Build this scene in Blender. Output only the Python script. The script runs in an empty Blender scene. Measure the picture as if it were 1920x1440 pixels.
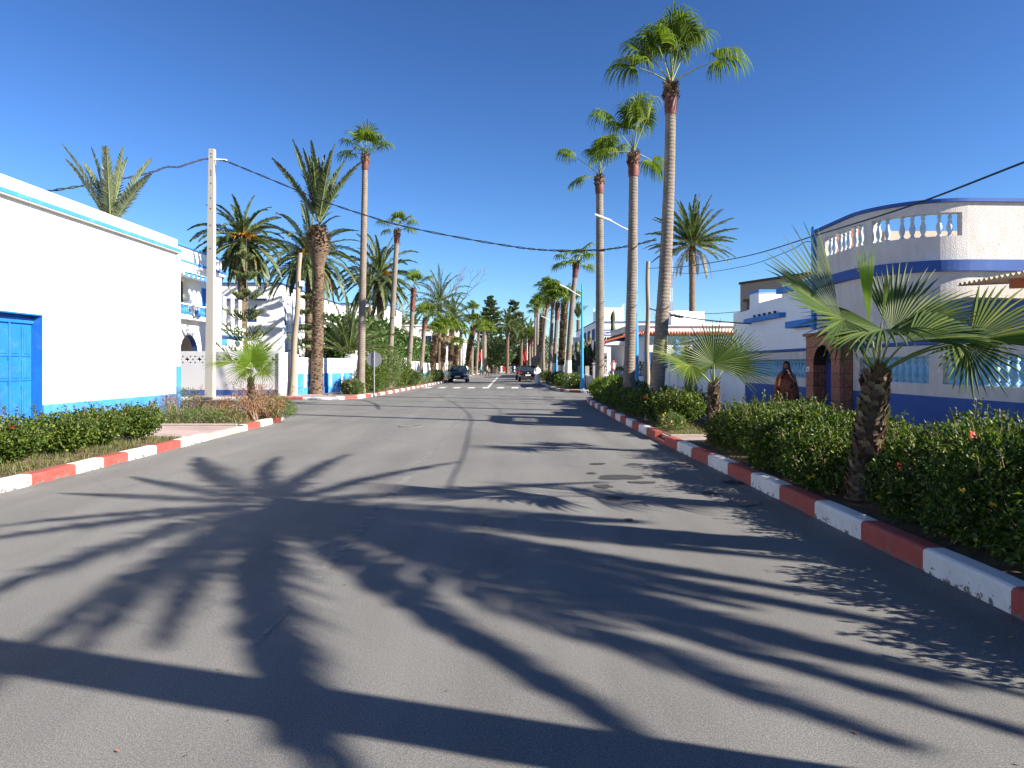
import bpy, math, random
from mathutils import Vector, Matrix
from mathutils import noise as mn
R = random.Random(11)
V = Vector
F, H, CX, HY = 1330.0, 1.65, 960.0, 685.0
C = bpy.context.scene.collection
SC = 1.0
def SCF(y): return SC(y) if callable(SC) else SC
def scl(p):
    if SC == 1.0: return Vector(p)
    k = SCF(p[1]); return Vector((p[0]*k, p[1]*k, 1.65+(p[2]-1.65)*k))
rad = math.radians
UP = V((0, 0, 1))
def W(px, py, Y):
    return V(((px-CX)/F*Y, Y, H-(py-HY)/F*Y))
def XY(px, Y):
    return (px-CX)/F*Y
# ------------------------------------------------------------------ mesh builder
class MB:
    def __init__(s):
        s.v = []; s.f = []; s.m = []; s.s = []
    def face(s, pts, m=0, sm=False):
        i = len(s.v); s.v.extend([tuple(p) for p in pts])
        s.f.append(tuple(range(i, i+len(pts)))); s.m.append(m); s.s.append(sm)
    def mesh(s, vs, fs, m=0, sm=False):
        i = len(s.v); s.v.extend([tuple(p) for p in vs])
        for f in fs:
            s.f.append(tuple(a+i for a in f)); s.m.append(m); s.s.append(sm)
    def box(s, x0, y0, z0, x1, y1, z1, m=0, b=0.0):
        if x0 > x1: x0, x1 = x1, x0
        if y0 > y1: y0, y1 = y1, y0
        if z0 > z1: z0, z1 = z1, z0
        if b <= 0:
            vs = [(x, y, z) for z in (z0, z1) for (x, y) in ((x0, y0), (x1, y0), (x1, y1), (x0, y1))]
            fs = [(3, 2, 1, 0), (4, 5, 6, 7), (0, 1, 5, 4), (1, 2, 6, 5), (2, 3, 7, 6), (3, 0, 4, 7)]
            s.mesh(vs, fs, m); return
        vs = []
        for z, k in ((z0, 1), (z0+b, 0), (z1-b, 0), (z1, 1)):
            e = b*k
            a0, a1, c0, c1 = x0+e, x1-e, y0+e, y1-e
            q = b if k == 0 else b*.6
            vs += [(a0+q, c0, z), (a1-q, c0, z), (a1, c0+q, z), (a1, c1-q, z), (a1-q, c1, z), (a0+q, c1, z), (a0, c1-q, z), (a0, c0+q, z)]
        fs = [tuple(range(7, -1, -1)), tuple(range(24, 32))]
        for r in range(3):
            for i in range(8):
                j = (i+1) % 8
                fs.append((r*8+i, r*8+j, r*8+8+j, r*8+8+i))
        s.mesh(vs, fs, m)
    def obox(s, c, ax, ay, az, m=0):
        c = V(c); vs = []
        for k in (-1, 1):
            for i, j in ((-1, -1), (1, -1), (1, 1), (-1, 1)):
                vs.append(c+ax*i+ay*j+az*k)
        s.mesh(vs, [(3, 2, 1, 0), (4, 5, 6, 7), (0, 1, 5, 4), (1, 2, 6, 5), (2, 3, 7, 6), (3, 0, 4, 7)], m)
    def tube(s, pts, rads, n=8, m=0, sm=True, cap=True):
        pts = [V(p) for p in pts]
        if not isinstance(rads, (list, tuple)): rads = [rads]*len(pts)
        vs = []; prev = None
        for i, p in enumerate(pts):
            d = (pts[min(i+1, len(pts)-1)]-pts[max(i-1, 0)])
            if d.length < 1e-9: d = V((0, 0, 1))
            d.normalize()
            if prev is None:
                a = V((1, 0, 0)) if abs(d.x) < .8 else V((0, 1, 0))
            else: a = prev
            u = (a-d*a.dot(d)); u.normalize(); w = d.cross(u); prev = u
            for k in range(n):
                t = 2*math.pi*k/n
                vs.append(p+(u*math.cos(t)+w*math.sin(t))*rads[i])
        fs = []
        for i in range(len(pts)-1):
            for k in range(n):
                k2 = (k+1) % n
                fs.append((i*n+k, i*n+k2, (i+1)*n+k2, (i+1)*n+k))
        s.mesh(vs, fs, m, sm)
        if cap:
            s.face(vs[:n][::-1], m); s.face(vs[-n:], m)
    def lathe(s, prof, c=(0, 0, 0), n=12, m=0, sm=True):
        c = V(c); vs = []
        for r, z in prof:
            for k in range(n):
                t = 2*math.pi*k/n
                vs.append(c+V((r*math.cos(t), r*math.sin(t), z)))
        fs = []
        for i in range(len(prof)-1):
            for k in range(n):
                k2 = (k+1) % n
                fs.append((i*n+k, i*n+k2, (i+1)*n+k2, (i+1)*n+k))
        s.mesh(vs, fs, m, sm)
        s.face(vs[:n][::-1], m); s.face(vs[-n:], m)
    def prism(s, poly, z0, z1, m=0, mt=None):
        n = len(poly)
        vs = [(p[0], p[1], z0) for p in poly]+[(p[0], p[1], z1) for p in poly]
        s.mesh(vs, [(i, (i+1) % n, n+(i+1) % n, n+i) for i in range(n)], m)
        s.mesh(vs[n:], [tuple(range(n))], m if mt is None else mt)
        s.mesh(vs[:n], [tuple(range(n-1, -1, -1))], m)
    def build(s, name, mats, parent=None, loc=None):
        o0 = V((0, 0, 0))
        p = parent
        while p is not None:
            o0 = o0+p.location; p = p.parent
        if loc is not None: o0 = o0+V(loc)
        me = bpy.data.meshes.new(name)
        vs = [tuple(scl(p)-o0) for p in s.v]
        me.from_pydata(vs, [], s.f)
        if not isinstance(mats, (list, tuple)): mats = [mats]
        for mt in mats: me.materials.append(mt)
        me.polygons.foreach_set('material_index', s.m)
        me.polygons.foreach_set('use_smooth', s.s)
        me.update()
        o = bpy.data.objects.new(name, me); C.objects.link(o)
        if parent is not None: o.parent = parent
        if loc is not None: o.location = V(loc)
        return o
def tag(o, label=None, cat=None, group=None, kind=None):
    if label: o['label'] = label
    if cat: o['category'] = cat
    if group: o['group'] = group
    if kind: o['kind'] = kind
    return o
def thing(name, loc, label, cat, group=None):
    o = bpy.data.objects.new(name, None); C.objects.link(o); o.location = scl(loc)
    o.empty_display_size = .3
    return tag(o, label, cat, group)
# ------------------------------------------------------------------ materials
def nt(name):
    m = bpy.data.materials.new(name); m.use_nodes = True
    return m, m.node_tree, m.node_tree.nodes['Principled BSDF']
def node(t, typ, **kw):
    n = t.nodes.new(typ)
    for k, v in kw.items(): setattr(n, k, v)
    return n
def noisetex(t, scale, det=4, rough=.6, vec=None, stretch=None):
    n = node(t, 'ShaderNodeTexNoise'); n.inputs['Scale'].default_value = scale
    n.inputs['Detail'].default_value = det; n.inputs['Roughness'].default_value = rough
    tc = node(t, 'ShaderNodeTexCoord')
    if stretch:
        mp = node(t, 'ShaderNodeMapping'); mp.inputs['Scale'].default_value = stretch
        t.links.new(tc.outputs['Object'], mp.inputs['Vector']); t.links.new(mp.outputs[0], n.inputs['Vector'])
    else: t.links.new(tc.outputs['Object'], n.inputs['Vector'])
    return n
def ramp(t, src, stops):
    r = node(t, 'ShaderNodeValToRGB')
    e = r.color_ramp.elements
    while len(e) < len(stops): e.new(.5)
    for i, (p, c) in enumerate(stops):
        e[i].position = p; e[i].color = (c[0], c[1], c[2], 1)
    t.links.new(src, r.inputs[0]); return r
def mix(t, fac, a, b, typ='MIX'):
    m = node(t, 'ShaderNodeMix', data_type='RGBA', blend_type=typ)
    for s, k in ((fac, 0), (a, 6), (b, 7)):
        if isinstance(s, (int, float)): m.inputs[k].default_value = s
        elif isinstance(s, (tuple, list)): m.inputs[k].default_value = (s[0], s[1], s[2], 1)
        else: t.links.new(s, m.inputs[k])
    return m.outputs[2]
def bump(t, src, bs, strength=.3, dist=.01):
    b = node(t, 'ShaderNodeBump'); b.inputs['Strength'].default_value = strength; b.inputs['Distance'].default_value = dist
    t.links.new(src, b.inputs['Height']); t.links.new(b.outputs[0], bs.inputs['Normal'])
def surf(name, col, rough=.75, var=.12, vs=1.5, fine=60, bs=.25, bd=.004, dirt=None, dirtamt=.5, dirts=2.2, metal=0, spec=.4, stretch=None):
    m, t, b = nt(name)
    n1 = noisetex(t, vs, 6, .65, stretch=stretch)
    lo = tuple(c*(1-var) for c in col); hi = tuple(min(1, c*(1+var*.6)) for c in col)
    c = ramp(t, n1.outputs[0], [(.3, lo), (.7, hi)]).outputs[0]
    if dirt:
        n3 = noisetex(t, dirts, 9, .72, stretch=stretch)
        r = ramp(t, n3.outputs[0], [(.52, (0, 0, 0)), (.72, (dirtamt,)*3)])
        c = mix(t, r.outputs[0], c, dirt)
    t.links.new(c, b.inputs['Base Color'])
    b.inputs['Roughness'].default_value = rough; b.inputs['Metallic'].default_value = metal
    b.inputs['Specular IOR Level'].default_value = spec
    if bs > 0:
        n2 = noisetex(t, fine, 3, .6)
        bump(t, n2.outputs[0], b, bs, bd)
    return m
def leafmat(name, c1, c2, c3=None, trans=.35, rough=.45, spec=.5):
    m, t, b = nt(name)
    g = node(t, 'ShaderNodeNewGeometry')
    st = [(0, c1), (.75, c2)]+([(1, c3)] if c3 else [(1, c2)])
    col = ramp(t, g.outputs['Random Per Island'], st).outputs[0]
    n = noisetex(t, 1.3, 3)
    col = mix(t, 1.0, col, ramp(t, n.outputs[0], [(.3, (.75, .8, .7)), (.7, (1.15, 1.12, 1.0))]).outputs[0], 'MULTIPLY')
    t.links.new(col, b.inputs['Base Color']); b.inputs['Roughness'].default_value = rough
    b.inputs['Specular IOR Level'].default_value = spec
    tr = node(t, 'ShaderNodeBsdfTranslucent')
    t.links.new(mix(t, 1.0, col, (1.5, 1.7, .6), 'MULTIPLY'), tr.inputs[0])
    ms = node(t, 'ShaderNodeMixShader'); ms.inputs[0].default_value = trans
    t.links.new(b.outputs[0], ms.inputs[1]); t.links.new(tr.outputs[0], ms.inputs[2])
    t.links.new(ms.outputs[0], t.nodes['Material Output'].inputs[0])
    return m
def plain(name, col, rough=.5, metal=0, spec=.5, coat=0):
    m, t, b = nt(name)
    b.inputs['Base Color'].default_value = (*col, 1); b.inputs['Roughness'].default_value = rough
    b.inputs['Metallic'].default_value = metal; b.inputs['Specular IOR Level'].default_value = spec
    b.inputs['Coat Weight'].default_value = coat
    return m
M = {}
def asphalt():
    m, t, b = nt('asphalt')
    base = ramp(t, noisetex(t, .35, 7, .6).outputs[0], [(.3, (.126, .122, .114)), (.7, (.158, .153, .142))]).outputs[0]
    streak = ramp(t, noisetex(t, .8, 5, .6, stretch=(1.6, .12, 1)).outputs[0], [(.35, (.86, .86, .86)), (.65, (1.1, 1.1, 1.1))]).outputs[0]
    c = mix(t, 1, base, streak, 'MULTIPLY')
    gr = noisetex(t, 150, 3, .75); gr2 = noisetex(t, 55, 3, .7)
    c = mix(t, 1, c, ramp(t, gr2.outputs[0], [(.35, (.82, .82, .82)), (.65, (1.12, 1.12, 1.12))]).outputs[0], 'MULTIPLY')
    c = mix(t, 1, c, ramp(t, gr.outputs[0], [(.30, (.35, .35, .36)), (.5, (1, 1, 1)), (.66, (1.9, 1.87, 1.8))]).outputs[0], 'MULTIPLY')
    # stains
    st = ramp(t, noisetex(t, 1.7, 8, .75).outputs[0], [(.64, (0, 0, 0)), (.72, (.5, .5, .5))]).outputs[0]
    c = mix(t, st, c, (.075, .073, .072))
    sp = ramp(t, noisetex(t, 7, 3, .6).outputs[0], [(.73, (0, 0, 0)), (.76, (.7, .7, .7))]).outputs[0]
    c = mix(t, sp, c, (.05, .05, .052))
    # cracks
    vo = node(t, 'ShaderNodeTexVoronoi', feature='DISTANCE_TO_EDGE'); vo.inputs['Scale'].default_value = .33
    tc = node(t, 'ShaderNodeTexCoord'); wn = noisetex(t, 2.2, 6, .7)
    va = node(t, 'ShaderNodeVectorMath', operation='ADD'); vs_ = node(t, 'ShaderNodeVectorMath', operation='SCALE'); vs_.inputs[3].default_value = .55
    t.links.new(wn.outputs[1], vs_.inputs[0]); t.links.new(tc.outputs['Object'], va.inputs[0]); t.links.new(vs_.outputs[0], va.inputs[1]); t.links.new(va.outputs[0], vo.inputs['Vector'])
    cr = ramp(t, vo.outputs['Distance'], [(.0, (1, 1, 1)), (.006, (0, 0, 0))])
    cm = ramp(t, noisetex(t, .25, 2).outputs[0], [(.5, (0, 0, 0)), (.6, (.55, .55, .55))])
    c = mix(t, mix(t, 1, cr.outputs[0], cm.outputs[0], 'MULTIPLY'), c, (.05, .05, .05))
    t.links.new(c, b.inputs['Base Color']); b.inputs['Roughness'].default_value = .8; b.inputs['Specular IOR Level'].default_value = .35
    bump(t, gr.outputs[0], b, .6, .004)
    return m
def tiles():
    m, t, b = nt('pavement_tiles')
    tc = node(t, 'ShaderNodeTexCoord')
    br = node(t, 'ShaderNodeTexBrick'); br.offset = 0; br.inputs['Scale'].default_value = 1
    br.inputs['Brick Width'].default_value = .3; br.inputs['Row Height'].default_value = .3; br.inputs['Mortar Size'].default_value = .008
    br.inputs['Color1'].default_value = (.36, .25, .225, 1); br.inputs['Color2'].default_value = (.31, .23, .21, 1); br.inputs['Mortar'].default_value = (.16, .13, .12, 1)
    t.links.new(tc.outputs['Object'], br.inputs['Vector'])
    c = mix(t, 1, br.outputs[0], ramp(t, noisetex(t, .9, 7, .7).outputs[0], [(.3, (.65, .65, .65)), (.7, (1.15, 1.12, 1.1))]).outputs[0], 'MULTIPLY')
    t.links.new(c, b.inputs['Base Color']); b.inputs['Roughness'].default_value = .85
    bump(t, noisetex(t, 40).outputs[0], b, .3, .005)
    return m
def trunkmat(name, c1, c2, ring=9.0, amt=1.0):
    m, t, b = nt(name)
    n = noisetex(t, 5, 6, .7, stretch=(1, 1, .35))
    w = node(t, 'ShaderNodeTexWave', bands_direction='Z'); w.inputs['Scale'].default_value = ring; w.inputs['Distortion'].default_value = 4.5
    w.inputs['Detail'].default_value = 3; w.inputs['Detail Scale'].default_value = 1.6
    tc = node(t, 'ShaderNodeTexCoord'); t.links.new(tc.outputs['Object'], w.inputs['Vector'])
    a = ramp(t, n.outputs[0], [(.3, c1), (.7, c2)]).outputs[0]
    c = mix(t, amt*.8, a, ramp(t, w.outputs[0], [(.15, (.5, .48, .46)), (.6, (1.08, 1.08, 1.08))]).outputs[0], 'MULTIPLY')
    t.links.new(c, b.inputs['Base Color']); b.inputs['Roughness'].default_value = .9; b.inputs['Specular IOR Level'].default_value = .2
    ad = node(t, 'ShaderNodeMath', operation='ADD'); t.links.new(w.outputs[1], ad.inputs[0]); t.links.new(noisetex(t, 22, 4).outputs[0], ad.inputs[1])
    bump(t, ad.outputs[0], b, .5, .02)
    return m
M['asphalt'] = asphalt(); M['tiles'] = tiles()
M['earth'] = surf('dry_earth', (.20, .15, .10), .95, .3, .05, 3)
M['soil'] = surf('planter_soil', (.13, .085, .05), .95, .45, 3, 40, .8, .03, dirt=(.09, .10, .035), dirtamt=.8)
M['white'] = surf('white_plaster', (.80, .795, .775), .85, .04, .7, 55, .25, .004, dirt=(.62, .58, .52), dirtamt=.35, dirts=.9)
M['whiteclean'] = surf('white_paint', (.82, .82, .81), .7, .03, 1, 50, .15, .003)
M['rough'] = surf('rough_white_plaster', (.60, .56, .515), .92, .14, 4, 48, 1.0, .016, dirt=(.42, .38, .34), dirtamt=.5, dirts=1.4, stretch=(1, 1, .35))
M['cream'] = surf('cream_plaster', (.55, .44, .34), .9, .12, .8, 40, .3, .006)
M['brown'] = surf('brown_plaster', (.33, .25, .19), .9, .1, .6, 40, .3, .006)
M['greywall'] = surf('grey_white_plaster', (.50, .50, .50), .9, .06, 1, 50, .2, .004)
M['sky'] = surf('sky_blue_paint', (.04, .21, .56), .7, .10, 1.5, 60, .3, .004, dirt=(.22, .42, .66), dirtamt=.35, dirts=2)
M['cobalt'] = surf('cobalt_paint', (.030, .085, .29), .75, .12, 1.3, 45, .35, .005, dirt=(.08, .15, .33), dirtamt=.4)
M['paleb'] = surf('balcony_pale_paint', (.42, .52, .58), .6, .1, 3, 60, .15, .003, dirt=(.55, .58, .6), dirtamt=.5)
M['pale'] = surf('pale_blue_paint', (.20, .42, .58), .55, .1, 3, 60, .15, .003, dirt=(.5, .62, .68), dirtamt=.5)
M['midblue'] = surf('door_blue_paint', (.012, .14, .48), .5, .18, 2, 60, .2, .003, dirt=(.08, .20, .42), dirtamt=.5, dirts=5)
M['doorcob'] = surf('door_cobalt_paint', (.025, .055, .24), .45, .1, 3, 60, .1, .002)
def kerbmat(name, col, dirtc):
    m, t, b = nt(name)
    c = ramp(t, noisetex(t, 3, 5, .65).outputs[0], [(.3, tuple(x*.82 for x in col)), (.7, tuple(min(1, x*1.06) for x in col))]).outputs[0]
    c = mix(t, ramp(t, noisetex(t, 6, 8, .75).outputs[0], [(.45, (0, 0, 0)), (.75, (.75, .75, .75))]).outputs[0], c, dirtc)
    tc = node(t, 'ShaderNodeTexCoord'); sx = node(t, 'ShaderNodeSeparateXYZ'); t.links.new(tc.outputs['Object'], sx.inputs[0])
    zr = node(t, 'ShaderNodeMapRange'); zr.inputs[1].default_value = 0; zr.inputs[2].default_value = .12; zr.inputs[3].default_value = .13; zr.inputs[4].default_value = -.03
    t.links.new(sx.outputs[2], zr.inputs[0])
    n = noisetex(t, 11, 7, .7); ad = node(t, 'ShaderNodeMath', operation='ADD'); t.links.new(n.outputs[0], ad.inputs[0]); t.links.new(zr.outputs[0], ad.inputs[1])
    ch = ramp(t, ad.outputs[0], [(.635, (0, 0, 0)), (.655, (1, 1, 1))])
    c = mix(t, ch.outputs[0], c, (.13, .12, .105))
    t.links.new(c, b.inputs['Base Color']); b.inputs['Roughness'].default_value = .8
    bump(t, ch.outputs[0], b, -.5, .008)
    return m
M['kw'] = kerbmat('kerb_white_paint', (.70, .69, .66), (.42, .40, .37)) or surf('kerb_white_paint', (.72, .71, .68), .8, .08, 3, 45, .5, .008, dirt=(.22, .20, .18), dirtamt=.85, dirts=5)
M['kr'] = kerbmat('kerb_red_paint', (.33, .055, .04), (.22, .09, .07)) or surf('kerb_red_paint', (.36, .075, .055), .8, .15, 3, 45, .5, .008, dirt=(.26, .15, .12), dirtamt=.7, dirts=4)
M['kc'] = surf('kerb_concrete', (.36, .31, .26), .9, .2, 3, 45, .5, .008)
M['line'] = surf('worn_road_paint', (.55, .55, .53), .8, .1, 3, 60, .3, .004, dirt=(.16, .16, .155), dirtamt=.9, dirts=6)
M['line2'] = surf('faded_road_paint', (.175, .172, .166), .85, .15, 2, 80, .4, .005, dirt=(.14, .138, .133), dirtamt=1, dirts=4)
def fadeline():
    m, t, b = nt('faded_road_paint')
    b.inputs['Base Color'].default_value = (.235, .23, .215, 1); b.inputs['Roughness'].default_value = .85
    r = ramp(t, noisetex(t, 3.5, 8, .8).outputs[0], [(.38, (0, 0, 0)), (.62, (.8, .8, .8))])
    t.links.new(r.outputs[0], b.inputs['Alpha']); return m
M['line2'] = fadeline()
M['wet'] = surf('wet_asphalt', (.052, .05, .05), .8, .3, 6, 90, .4, .005, spec=.15)
M['sand'] = surf('sand_dust', (.19, .155, .125), .95, .2, 4, 60, .5, .006)
M['brick'] = None
M['conc'] = surf('concrete', (.36, .335, .29), .85, .1, 1.5, 50, .3, .004, dirt=(.33, .30, .26), dirtamt=.4, stretch=(1, 1, .15))
M['wood'] = surf('weathered_wood', (.27, .22, .16), .85, .3, 4, 40, .5, .01, stretch=(1, 1, .08))
M['wood2'] = surf('orange_beam', (.36, .12, .05), .7, .2, 3, 40, .3, .005)
M['woodd'] = surf('dark_wood', (.055, .03, .02), .6, .3, 4, 40, .3, .005)
M['steelblue'] = surf('blue_post_paint', (.03, .30, .62), .4, .1, 2, 50, .1, .002, dirt=(.05, .22, .45), dirtamt=.5)
M['lampw'] = plain('lamp_white', (.75, .75, .74), .4)
M['grey'] = surf('galvanised_steel', (.30, .30, .31), .5, .1, 3, 60, .1, .002, metal=.6)
M['mastr'] = plain('distance_pale_mast_red', (.42, .2, .2), .6)  # red made paler for distance, haze put into the colour
M['cable'] = plain('black_cable', (.015, .015, .017), .6)
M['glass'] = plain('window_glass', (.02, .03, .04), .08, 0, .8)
M['dark'] = plain('inner_shade', (.03, .028, .026), .9)  # near black standing in for shade in holes and inside the hedge
M['tile'] = surf('terracotta_tile', (.42, .12, .06), .75, .2, 4, 50, .3, .004)
M['stone'] = surf('stone_jamb', (.34, .32, .29), .9, .35, 9, 30, .8, .02)
M['corr'] = surf('corrugated_sheet', (.42, .36, .26), .8, .25, 3, 40, .3, .004, dirt=(.25, .16, .1), dirtamt=.5)
M['tg'] = trunkmat('fan_palm_trunk', (.14, .115, .09), (.25, .21, .17), 3.1, .28)
M['tgs'] = trunkmat('booted_trunk', (.07, .045, .03), (.16, .11, .08), 5, .5)
M['boot'] = leafmat('leaf_boot_stubs', (.06, .035, .022), (.15, .10, .065), (.33, .25, .17), trans=0, rough=.85, spec=.2)
M['sheath'] = surf('red_leaf_sheath', (.13, .03, .02), .6, .6, 5, 40, .5, .01, dirt=(.24, .15, .10), dirtamt=.9, dirts=4)
M['td'] = trunkmat('date_palm_trunk', (.09, .06, .04), (.20, .14, .095), 4, .7)
M['tw'] = surf('limewashed_trunk', (.70, .68, .63), .9, .1, 4, 30, .6, .01, dirt=(.35, .3, .25), dirtamt=.5, dirts=4)
M['lf'] = leafmat('fan_palm_leaf', (.065, .105, .014), (.12, .17, .022), (.20, .23, .05), trans=.42, rough=.6, spec=.2)
M['lfy'] = leafmat('young_fan_leaf', (.13, .21, .02), (.19, .28, .03), trans=.45, rough=.6, spec=.2)
M['lfd'] = leafmat('dark_fan_leaf', (.035, .07, .014), (.065, .105, .02), (.11, .15, .03), trans=.32, rough=.55, spec=.25)
M['pet'] = surf('palm_petiole', (.20, .24, .07), .5, .2, 5, 50, 0)
M['petb'] = surf('brown_petiole', (.22, .13, .05), .5, .3, 5, 50, 0)
M['ld'] = leafmat('date_palm_leaf', (.03, .052, .018), (.065, .092, .03), (.13, .14, .06), trans=.2, rough=.5)
M['ldg'] = leafmat('grey_date_palm_leaf', (.09, .115, .07), (.15, .17, .11), trans=.2, rough=.5)
M['dead'] = leafmat('dead_frond', (.13, .09, .055), (.24, .18, .11), trans=.15, rough=.8)
M['orange'] = leafmat('date_fruit_stalk', (.42, .17, .03), (.55, .25, .04), trans=.2, rough=.6)
M['lh'] = leafmat('hibiscus_leaf', (.026, .052, .009), (.07, .11, .015), (.18, .22, .03), trans=.25, rough=.5, spec=.28)
M['lh2'] = leafmat('shrub_leaf', (.05, .09, .025), (.10, .14, .04), (.16, .18, .06), trans=.28, rough=.5)
M['lb'] = leafmat('dry_brown_leaf', (.14, .055, .03), (.26, .12, .06), (.30, .19, .09), trans=.15, rough=.7)
M['lk'] = leafmat('dark_conifer', (.035, .058, .022), (.065, .095, .034), (.11, .14, .05), trans=.12, rough=.6)
M['lkf'] = leafmat('young_conifer', (.075, .11, .03), (.13, .16, .045), (.17, .19, .07), trans=.15, rough=.6)
M['lt'] = leafmat('tree_leaf', (.035, .065, .022), (.075, .11, .04), (.12, .15, .06), trans=.25, rough=.55)
M['iv'] = leafmat('ivy_leaf', (.03, .07, .014), (.065, .12, .022), (.10, .17, .035), trans=.22, rough=.45)
M['twig'] = surf('twig_bark', (.24, .17, .11), .9, .3, 9, 50, .3, .003)
M['bark'] = surf('grey_bark', (.16, .12, .09), .9, .3, 6, 30, .6, .01)
M['grass'] = leafmat('grass_blades', (.07, .085, .025), (.14, .13, .05), (.24, .19, .09), trans=.3, rough=.6)
M['red'] = leafmat('red_petals', (.55, .02, .02), (.65, .04, .03), trans=.3, rough=.5)
M['yel'] = leafmat('yellow_petals', (.60, .35, .02), (.65, .45, .03), trans=.3, rough=.5)
M['pink'] = leafmat('bougainvillea', (.30, .03, .12), (.4, .05, .18), trans=.3, rough=.6)
M['flag'] = leafmat('red_flag_cloth', (.55, .02, .02), (.55, .02, .02), trans=.25, rough=.7)
M['skin'] = plain('skin', (.28, .15, .09), .5)
M['robe'] = surf('white_robe', (.74, .73, .68), .9, .05, 4, 60, .2, .003)
M['blk'] = plain('black_cloth', (.02, .02, .022), .85)
M['teal'] = plain('teal_cloth', (.03, .22, .24), .85)
M['tan'] = plain('tan_cloth', (.35, .28, .2), .85)
def brickmat():
    m, t, b = nt('portal_brick')
    tc = node(t, 'ShaderNodeTexCoord'); mp = node(t, 'ShaderNodeMapping'); mp.inputs['Rotation'].default_value = (rad(90), 0, rad(90))
    t.links.new(tc.outputs['Object'], mp.inputs['Vector'])
    br = node(t, 'ShaderNodeTexBrick'); br.offset = .0; br.inputs['Scale'].default_value = 1
    br.inputs['Brick Width'].default_value = .34; br.inputs['Row Height'].default_value = .2; br.inputs['Mortar Size'].default_value = .012
    br.inputs['Color1'].default_value = (.40, .15, .085, 1); br.inputs['Color2'].default_value = (.33, .12, .07, 1); br.inputs['Mortar'].default_value = (.15, .07, .05, 1)
    t.links.new(mp.outputs[0], br.inputs['Vector'])
    n = noisetex(t, 14, 3, .6)
    c = mix(t, 1, br.outputs[0], ramp(t, n.outputs[0], [(.35, (.65, .65, .65)), (.65, (1.2, 1.2, 1.2))]).outputs[0], 'MULTIPLY')
    t.links.new(c, b.inputs['Base Color']); b.inputs['Roughness'].default_value = .8
    bump(t, br.outputs[1], b, -.6, .012)
    return m
M['brick'] = brickmat()
def melhfa():
    m, t, b = nt('patterned_wrap')
    n = noisetex(t, 3.4, 2, .5)
    c = ramp(t, n.outputs[0], [(.30, (.02, .12, .18)), (.38, (.05, .008, .02)), (.46, (.17, .025, .015)), (.55, (.24, .08, .02)), (.62, (.06, .01, .02)), (.70, (.02, .10, .15)), (.76, (.35, .3, .34))])
    c.color_ramp.interpolation = 'EASE'
    t.links.new(c.outputs[0], b.inputs['Base Color']); b.inputs['Roughness'].default_value = .85
    return m
M['melhfa'] = melhfa()
# ------------------------------------------------------------------ vegetation builders
def frame(Fd, N):
    Fd = V(Fd).normalized(); N = V(N); S = Fd.cross(N)
    if S.length < 1e-4: S = Fd.cross(V((1, 0, .1)))
    S.normalize(); N = S.cross(Fd); N.normalize()
    return Fd, S, N
def fan_blade(mb, hub, Fd, N, Rb, spread, nseg=34, droop=.5, steps=5, cup=.25, fuse=.45, m=0, lenvar=.12):
    Fd, S, N = frame(Fd, N); hub = V(hub)
    A = rad(spread); da = 2*A/max(1, nseg-1)
    for i in range(nseg):
        a = -A+da*i
        d0 = Fd*math.cos(a)+S*math.sin(a)+N*(cup*abs(math.sin(a)))
        d0.normalize()
        L = Rb*(.78+.22*math.cos(a*.8))*(1+R.uniform(-lenvar, lenvar))
        side0 = (N.cross(d0)); side0.normalize()
        p = hub.copy(); vs = []; d = d0.copy(); st = L/steps
        dr = droop*R.uniform(.7, 1.35)
        for k in range(steps+1):
            t = k/steps
            if t <= fuse: w = math.sin(da/2)*t*L*1.02
            else: w = math.sin(da/2)*fuse*L*max(0, 1-((t-fuse)/(1-fuse)))**.62
            w = max(w, .0015 if Rb < 1.3 else .003)
            side = d.cross(N) if abs(d.dot(N)) < .95 else side0
            side = side0
            rid = N*(w*.55)
            vs += [p-side*w, p+rid, p+side*w]
            if k < steps:
                d = (d+V((0, 0, -1))*(dr*max(0, t-.18)*4.0*st/Rb)).normalized()
                p = p+d*st
        fs = []
        for k in range(steps):
            b = k*3
            fs += [(b, b+1, b+4, b+3), (b+1, b+2, b+5, b+4)]
        mb.mesh(vs, fs, m)
def petiole(mb, a, b, r=.018, m=1, sag=.06):
    a = V(a); b = V(b); pts = []
    for k in range(6):
        t = k/5
        pts.append(a.lerp(b, t)+V((0, 0, 1))*sag*4*t*(1-t))
    mb.tube(pts, [r*1.5*(1-.55*k/5) for k in range(6)], 5, m)
def fan_leaf(mb, o, d, pet, Rb, nseg=30, droop=.8, steps=5, spread=115, m=0, mp=1, sag=.35, r=.018, cup=.25):
    d = V(d).normalized(); o = V(o); p = o.copy(); pts = [p.copy()]; dd = d.copy()
    for k in range(6):
        dd = (dd+V((0, 0, -1))*sag*.16).normalized(); p = p+dd*pet/6; pts.append(p.copy())
    mb.tube(pts, [r*(1.6-.11*k*1.6) for k in range(7)], 5, mp)
    h = V((dd.x, dd.y, 0))
    if h.length < .45: h = V((R.uniform(-1, 1), R.uniform(-1, 1), 0)).normalized()*.45
    N = UP+h*.25
    fan_blade(mb, p, dd*.8+h.normalized()*.28, N, Rb, spread, nseg, droop*1.45, steps, cup, .5, m)
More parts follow.
